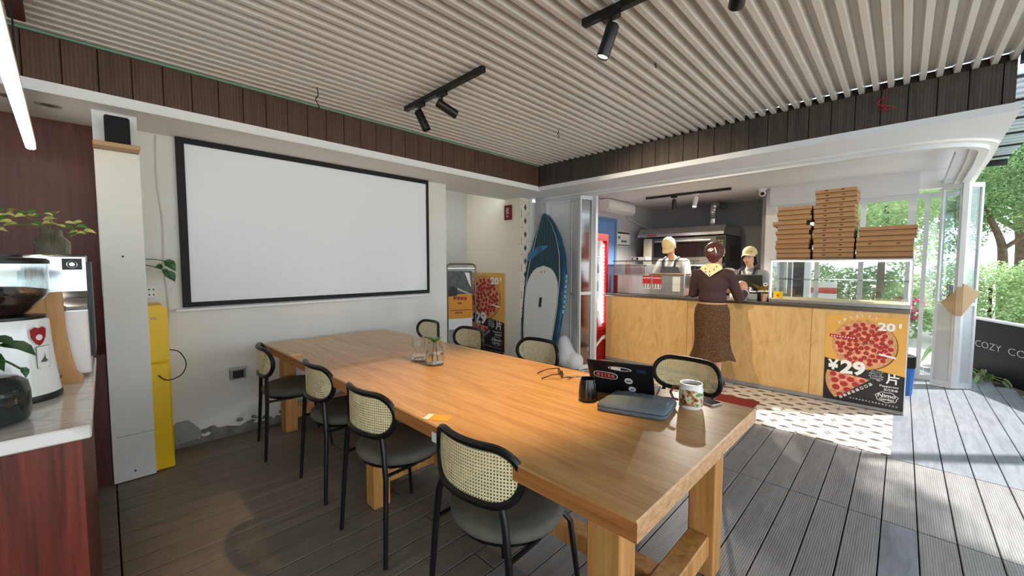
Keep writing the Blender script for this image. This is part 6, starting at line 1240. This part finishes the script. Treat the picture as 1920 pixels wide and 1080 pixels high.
# second worker, mostly hidden behind the customer
armsB = (((0.0, 0.20, 1.03), (0.19, 0.13, 1.03), (0.9, -0.3, -0.1), (0, 0, 1), 0.5), ((0.0, -0.20, 1.03), (0.19, -0.13, 1.03), (0.9, 0.3, -0.1), (0, 0, 1), 0.5))
def staff(label, loc, rz, k, hr, shirt):
    t, body, Z, H, Mh = person('person', label, loc, rz, k, armsB, hr, 0.01, m_skin2)
    torso_cloth(t, Z, k, 't_shirt', shirt, 0.016, armsB, 0.75); apron(t, Z, k); cap(t, H, Mh, k * 1.0, m_capc, True, 0.020)
    mb = MB(); mb.ball(H((-0.035, 0, 0.0)), (0.082, 0.084, 0.085), 14, 10, Mh)
    for s_ in (1, -1): mb.capsule(H((0.015, 0.076 * s_, 0.02)), 0.020 * k, H((-0.02, 0.074 * s_, -0.085)), 0.016 * k); 
    mb.ball(H((-0.055, 0, -0.07)), (0.05, 0.07, 0.05), 12, 8, Mh)
    evaluated(mb, [('REMESH', dict(mode='VOXEL', voxel_size=0.010)), ('SMOOTH', dict(iterations=5))], 'hair', m_hair_b, t)
    mb = MB()
    for s_ in (1, -1): mb.capsule(Z((0, 0.085 * s_, 0.87)), 0.105 * k, Z((0.012, 0.078 * s_, 0.46)), 0.075 * k); mb.capsule(Z((0.012, 0.078 * s_, 0.46)), 0.072 * k, Z((-0.01, 0.07 * s_, 0.12)), 0.06 * k)
    evaluated(mb, [('REMESH', dict(mode='VOXEL', voxel_size=0.013))], 'trousers', m_strap, t)
    for s_ in (1, -1): b = MB(); b.capsule(Z((-0.04, 0.07 * s_, 0.040)), 0.046, Z((0.14, 0.087 * s_, 0.034)), 0.038); b.v = [(x_, y_, max(0.0, min(z_, 0.09))) for x_, y_, z_ in b.v]; b.build('shoe', m_black, t, smooth=True)
    return t
staff('worker in a cream cap standing behind the customer, mostly hidden by her', (6.16, 1.89, 0.0), PI, 1.0, (0, R(15), 0), m_shirt)
staff('cashier in a spotted cream cap and grey top with dark apron straps behind the till', (6.08, 1.47, 0.0), PI - 0.12, 0.985, (R(4), R(4), R(-4)), m_shirt_g)
# ---------------------------------------------------------------- outside: planting, neighbours, trees
m_bark = mat('bark', srgb(92, 76, 62), 0.9, noise=(12, 0.35), bump=(25, 0.6))
def leaf_mat(name, c, tr=0.35):
    m = mat(name, c, 0.5, noise=(2.2, 0.3)); b_ = m.node_tree.nodes['Principled BSDF']; n = m.node_tree.nodes; l = m.node_tree.links
    o = n['Material Output']; ts = n.new('ShaderNodeBsdfTranslucent'); ts.inputs['Color'].default_value = tuple(min(1, x * 1.3) for x in c[:3]) + (1,)
    mx = n.new('ShaderNodeMixShader'); mx.inputs[0].default_value = tr; l.new(b_.outputs[0], mx.inputs[1]); l.new(ts.outputs[0], mx.inputs[2]); l.new(mx.outputs[0], o.inputs['Surface']); return m
m_fol = leaf_mat('foliage_mid', srgb(122, 152, 104)); m_fol2 = leaf_mat('foliage_light', srgb(160, 184, 134)); m_fol3 = leaf_mat('foliage_dark', srgb(76, 106, 68))
def foliage(blobs, n, size, rr, shell=0.45):
    b = MB(); V = []; F = []
    tot = sum(r_[0] * r_[1] * r_[2] if hasattr(r_, '__len__') else r_ ** 3 for _, r_ in blobs)
    for c_, r_ in blobs:
        rad = r_ if hasattr(r_, '__len__') else (r_, r_, r_); k = int(n * rad[0] * rad[1] * rad[2] / tot)
        for _ in range(k):
            while True:
                q = Vector((rr.uniform(-1, 1), rr.uniform(-1, 1), rr.uniform(-1, 1))); L = q.length
                if shell < L < 1: break
            p = Vector(c_) + Vector((q.x * rad[0], q.y * rad[1], q.z * rad[2])); d = Vector((rr.gauss(0, 1), rr.gauss(0, 1), rr.gauss(0, 0.6))).normalized(); u = d.cross(Vector((rr.gauss(0, 1), rr.gauss(0, 1), rr.gauss(0, 1)))).normalized(); s_ = size * rr.uniform(0.6, 1.3); o = len(V)
            nn = d.cross(u) * 0.12 * s_
            V += [p - d * s_ * 0.5, p + u * s_ * 0.26 + nn, p + d * s_ * 0.5, p - u * s_ * 0.26 + nn]; F += [(o, o + 1, o + 2), (o, o + 2, o + 3)]
    me = bpy.data.meshes.new('foliage'); me.from_pydata(V, [], F); me.update(); return me
def tree(label, base, trunk, limbs, blobs, n, size, fm, seed, rad=0.14):
    t = thing('tree', label, 'tree', base); rr = random.Random(seed)
    b = MB(); k = len(trunk); b.tube(spline(trunk, 5), [rad * (1 - 0.55 * i / (5 * (k - 1))) for i in range(5 * (k - 1) + 1)], 10); b.build('trunk', m_bark, t, smooth=True)
    for lm in limbs: b = MB(); m_ = 4 * (len(lm) - 1) + 1; b.tube(spline(lm, 4), [rad * 0.42 * (1 - 0.75 * i / m_) for i in range(m_)], 8); b.build('branch', m_bark, t, smooth=True)
    me = foliage(blobs, n, size, rr); me.materials.append(fm); o = link('foliage', me, t); stuff(o); return t
tree('forked tree with a thick leaning trunk beyond the hedge at the right', (14.7, -1.73, -0.16), [(0, 0, 0), (0.05, 0.05, 1.2), (0, 0.1, 2.0), (-0.1, 0.3, 2.6)],
     [[(0, 0.1, 1.9), (-0.2, -0.5, 2.6), (0, -0.7, 3.6), (0, -0.8, 4.6)], [(0, 0.05, 1.3), (0.3, -0.6, 1.9), (0.2, -1.4, 2.2)], [(-0.1, 0.3, 2.6), (-0.2, 0.6, 3.4), (-0.2, 0.7, 4.4)]],
     [((0.5, -0.2, 3.1), (0.9, 1.4, 0.8)), ((0, 0.4, 3.6), (1.3, 1.2, 1.0)), ((0.3, -1.3, 3.9), (1.3, 1.2, 1.1)), ((0.2, -0.4, 4.9), (1.6, 1.6, 0.9)), ((0.4, 0.8, 2.4), (0.7, 0.6, 0.6)), ((0.6, -1.7, 2.6), (0.7, 0.8, 0.5))], 42000, 0.075, m_fol, 1, 0.12)
tree('leafy tree seen through the end glazing above the pizza boxes', (12.2, 1.9, -0.16), [(0, 0, 0), (0.05, 0, 1.5), (-0.1, 0.1, 3.2)], [[(0, 0, 2.0), (0.3, -0.6, 2.8), (0.4, -0.9, 3.5)]], [((0, 0, 3.6), (1.6, 1.4, 1.3)), ((0.2, -1.3, 3.2), (1.1, 1.0, 0.9)), ((0.2, -0.6, 2.2), (0.9, 0.8, 0.5))], 22000, 0.08, m_fol2, 2, 0.13)
tree('slender tree behind the glazing between counter and folded doors', (10.4, 0.25, -0.16), [(0, 0, 0), (0.0, 0.05, 1.4), (0.1, 0.0, 2.8)], [[(0, 0, 1.6), (0.1, 0.5, 2.4)]], [((0, 0, 3.0), (0.9, 0.9, 0.9)), ((0.1, 0.5, 2.1), (0.6, 0.6, 0.5)), ((0, -0.3, 1.9), (0.5, 0.5, 0.45))], 8000, 0.08, m_fol2, 3, 0.08)
tree('broad tree far off filling the sky above the hedge', (19.0, -2.5, -0.16), [(0, 0, 0), (0, 0, 2), (0.2, 0.2, 4)], [[(0, 0, 2.5), (0.4, 1.4, 3.8)]], [((0, 0, 5.0), (2.6, 2.8, 2.2)), ((0, 2.0, 4.4), (2.0, 2.0, 1.8)), ((0, -2.2, 4.0), (2.0, 1.8, 1.8))], 16000, 0.17, m_fol2, 4, 0.2)
tree('dense tree far off behind the end glazing', (18.0, 4.4, -0.16), [(0, 0, 0), (0, 0, 2), (0.2, 0.2, 4)], [[(0, 0, 2.5), (0.4, 1.4, 3.8)]], [((0, 0, 4.0), (2.6, 2.8, 2.0)), ((0, -2.6, 3.6), (2.0, 2.0, 1.6))], 15000, 0.17, m_fol, 5, 0.2)
# tree on the terrace edge, outside the picture, that shades the near end of the deck
tree('slim terrace tree with a straight trunk standing past the right edge', (5.73, -2.05, -0.16), [(0, 0, 0), (0.0, 0.0, 2.0), (0.03, -0.05, 3.6), (0.1, -0.1, 5.0)], [[(0.03, -0.05, 3.6), (-0.5, 0.2, 4.4), (-1.0, 0.3, 5.0)]], [((-0.3, -0.2, 5.6), (1.6, 1.5, 1.0)), ((-1.4, 0.0, 5.2), (1.0, 1.0, 0.7))], 7000, 0.15, m_fol3, 6, 0.10)
# unseen awning added past the right edge, stepped so its shadow covers the near deck
t = thing('shade_awning', 'dark awning added out of view at the right to shade the near deck', 'awning', (-4.0, -4.2, 3.02))
b = MB(); b.box((0, 0, 0), (8.6, 2.42, 0.04)); b.box((0, 2.42, 0), (9.55, 3.45, 0.04)); b.build('sheet', mat('awning_dark', srgb(60, 62, 64), 0.7), t)
for k in range(6): b = MB(); b.bbox((0.1 + 1.65 * k, 0, -0.08), (0.16 + 1.65 * k, 3.4, 0), 0.004); b.build('rafter', m_black, t)
for (x_, y_) in ((0.1, 0.1), (8.6, 0.1)): b = MB(); b.tube([(x_, y_, -3.18), (x_, y_, 0)], 0.04, 8); b.build('post', m_black, t)
# clipped hedge
t = thing('hedge', 'clipped light green hedge beyond the black planter wall', 'hedge', (11.9, -1.6, -0.16))
rr = random.Random(9); me = foliage([((0.2 * math.sin(i), -2.4 + 0.55 * i, 0.85 + 0.08 * math.sin(2.1 * i)), (0.75, 0.5, 0.85)) for i in range(-4, 7)], 56000, 0.062, rr, 0.6); me.materials.append(m_fol2); stuff(link('foliage', me, t))
b = MB()
for i in range(-4, 7): b.tube([(0.1, -2.4 + 0.55 * i, 0), (0.12, -2.38 + 0.55 * i, 1.2)], 0.03, 6)
b.build('stems', m_bark, t)
t = thing('hedge', 'low leafy hedge seen through the lit display case', 'hedge', (10.9, 0.3, -0.16)); me = foliage([((0, -0.3 + 0.4 * i, 0.95 + 0.1 * math.sin(3 * i)), (0.4, 0.35, 0.6)) for i in range(4)], 7000, 0.07, rr, 0.5); me.materials.append(m_fol2); stuff(link('foliage', me, t)); b = MB()
for i in range(4): b.tube([(0, -0.3 + 0.4 * i, 0), (0, -0.3 + 0.4 * i, 1.0)], 0.025, 6)
b.build('stems', m_bark, t)
# dwarf wall with shop lettering
m_blackwall = mat('black_wall_panel', srgb(6, 7, 11), 0.5, spec=0.25)
dw = Vector((-0.92, -0.392, 0)).normalized(); ang = math.atan2(dw.y, dw.x)
t = thing('planter_wall', 'black panel wall with thin white lettering beside the deck', 'wall panel', (8.02, -0.67, -0.16), ang)
b = MB(); b.box((0.0, 0.0, 0), (4.2, 0.04, 0.85)); b.build('panel', m_blackwall, t)
b = MB(); b.box((0.0, -0.02, 0.85), (4.2, 0.06, 0.875)); b.box((-0.045, -0.02, 0.0), (0.0, 0.06, 0.875)); b.build('edge_strip', m_alu, t)
b = MB(); m2 = MB(); put_text(m2, 'COZY', 0.12, 0.50, 0.43, 0.080, 0, 0, -0.02); put_text(m2, 'CO', 0.66, 0.50, 0.25, 0.080, 0, 0, -0.02); b.add([(p[0], -0.0015, p[1]) for p in m2.v], m2.f); b.build('lettering', mat('letter_white', srgb(214, 214, 214), 0.5), t)
b = MB(); b.box((-0.1, -0.26, 0.0), (4.2, 0.0, 0.135)); b.build('soil_bed', mat('soil', srgb(96, 82, 66), 0.95, noise=(20, 0.4), bump=(40, 0.8)), t)
def strappy(label, x_, y_, n, L_, seed, wide=0.34):
    p = thing('hosta', label, 'plant', (x_, y_, -0.02)); rr = random.Random(seed)
    for k in range(n):
        a = rr.uniform(0, 2 * PI); l_ = L_ * rr.uniform(0.6, 1.1); e = rr.uniform(0.5, 1.2); tip = Vector((math.cos(a) * l_ * 0.75, math.sin(a) * l_ * 0.75, l_ * 0.55 * e)); b = MB(); b.tube([(0, 0, 0), tip * 0.5 + Vector((0, 0, 0.05)), tip], 0.006, 5); b.build('stem', m_stem, p)
        b = MB(); leaf(b, tip, (math.cos(a), math.sin(a), -0.5), l_ * 0.75, wide * 1.6, curl=0.5); b.build('leaf', m_fol2 if k % 3 else m_fol, p)
    return p
strappy('broad-leaved green plant at the left end of the black wall', 7.90, -0.58, 9, 0.16, 1)
strappy('arching green plant in front of the white lettering', 7.32, -0.76, 8, 0.24, 2, 0.2)
strappy('white-flowering shrub leaves beside the folded door, above the black wall', 8.75, -1.0, 14, 0.55, 3, 0.4)
bpy.context.view_layer.objects.active = None
# neighbouring canopy and shop front
t = thing('metal_canopy', 'grey ribbed metal canopy of the neighbouring terrace', 'canopy', (7.6, -1.48, 3.6))
b = MB(); b.box((0, 0, 0.03), (5.8, 0.75, 0.06)); b.build('sheet', mat('canopy_grey', srgb(176, 186, 198), 0.4, metal=0.4), t)
for k in range(22): b = MB(); b.bbox((0.05 + 0.265 * k, 0, 0), (0.09 + 0.265 * k, 0.75, 0.03), 0.003); b.build('rib', m_black if k % 4 == 0 else MATS['canopy_grey'], t)
b = MB(); b.box((5.75, 0, -0.10), (5.85, 0.75, 0.06)); b.build('end_beam', m_black, t)
for x_ in (0.3, 1.2): b = MB(); b.tube([(x_, 0.05, -3.76), (x_, 0.05, 0)], 0.05, 8); b.build('post', m_black, t)
t = thing('neighbour_shop', 'dark glazed shop front with white posts seen through the display case', 'building', (9.0, 2.75, -0.16))
b = MB(); b.box((0, -1.55, 0), (0.2, 1.6, 0.3)); b.build('plinth', m_white, t)
b = MB(); b.box((0, -1.55, 2.6), (0.25, 1.6, 3.4)); b.build('lintel', m_white, t)
for y_ in (-1.55, -1.12, -0.70, 0.4, 1.5): b = MB(); b.box((-0.02, y_, 0.3), (0.12, y_ + 0.09, 2.6)); b.build('post', m_white, t)
for y0 in (-1.46, -1.03, -0.61, 0.49): b = MB(); b.box((0.03, y0, 0.3), (0.06, y0 + (0.34 if y0 < -0.9 else (1.01 if y0 < 0 else 1.01)), 2.6)); b.build('pane', mat('dark_shop_glass', srgb(28, 30, 36), 0.15) if y0 == -1.46 else MATS['dark_shop_glass'], t)
t = thing('striped_barrier', 'red and white striped barrier outside the end glazing', 'barrier', (9.6, 1.15, -0.16))
for k in range(8): b = MB(); b.bbox((0, -0.28, 0.35 + 0.11 * k), (0.03, 0.28, 0.35 + 0.11 * k + 0.105), 0.004); b.build('slat', m_pwht if k % 2 else mat('barrier_red', srgb(214, 92, 84), 0.6) if k == 0 else (m_pwht if k % 2 else MATS['barrier_red']), t)
for y_ in (-0.25, 0.25): b = MB(); b.box((0.03, y_ - 0.02, 0), (0.06, y_ + 0.02, 1.3)); b.build('post', m_white, t)
t = thing('flower_bush', 'small bush with pink flowers outside the end glazing', 'bush', (9.5, -0.05, -0.16)); rr = random.Random(12); me = foliage([((0, 0, 0.75), (0.35, 0.4, 0.45))], 900, 0.09, rr, 0.2); me.materials.append(m_fol); stuff(link('foliage', me, t)); me = foliage([((-0.1, -0.05, 0.85), (0.25, 0.2, 0.25))], 160, 0.09, rr, 0.2); me.materials.append(mat('pink_petal', srgb(224, 60, 130), 0.6)); stuff(link('petals', me, t)); b = MB(); b.tube([(0, 0, 0), (0, 0, 0.8)], 0.02, 6); b.build('stem', m_bark, t)
t = thing('blue_bin', 'blue bin with a black lid behind the counter end', 'bin', (6.0, -0.04, 0)); b = MB(); b.lathe([(0.085, 0), (0.10, 0.30)], 16, capt=True); b.build('bin', mat('bin_blue', srgb(36, 90, 160), 0.5), t); b = MB(); b.lathe([(0.104, 0.30), (0.104, 0.42), (0.08, 0.43), (0.001, 0.44)], 16); b.build('lid', m_black, t)
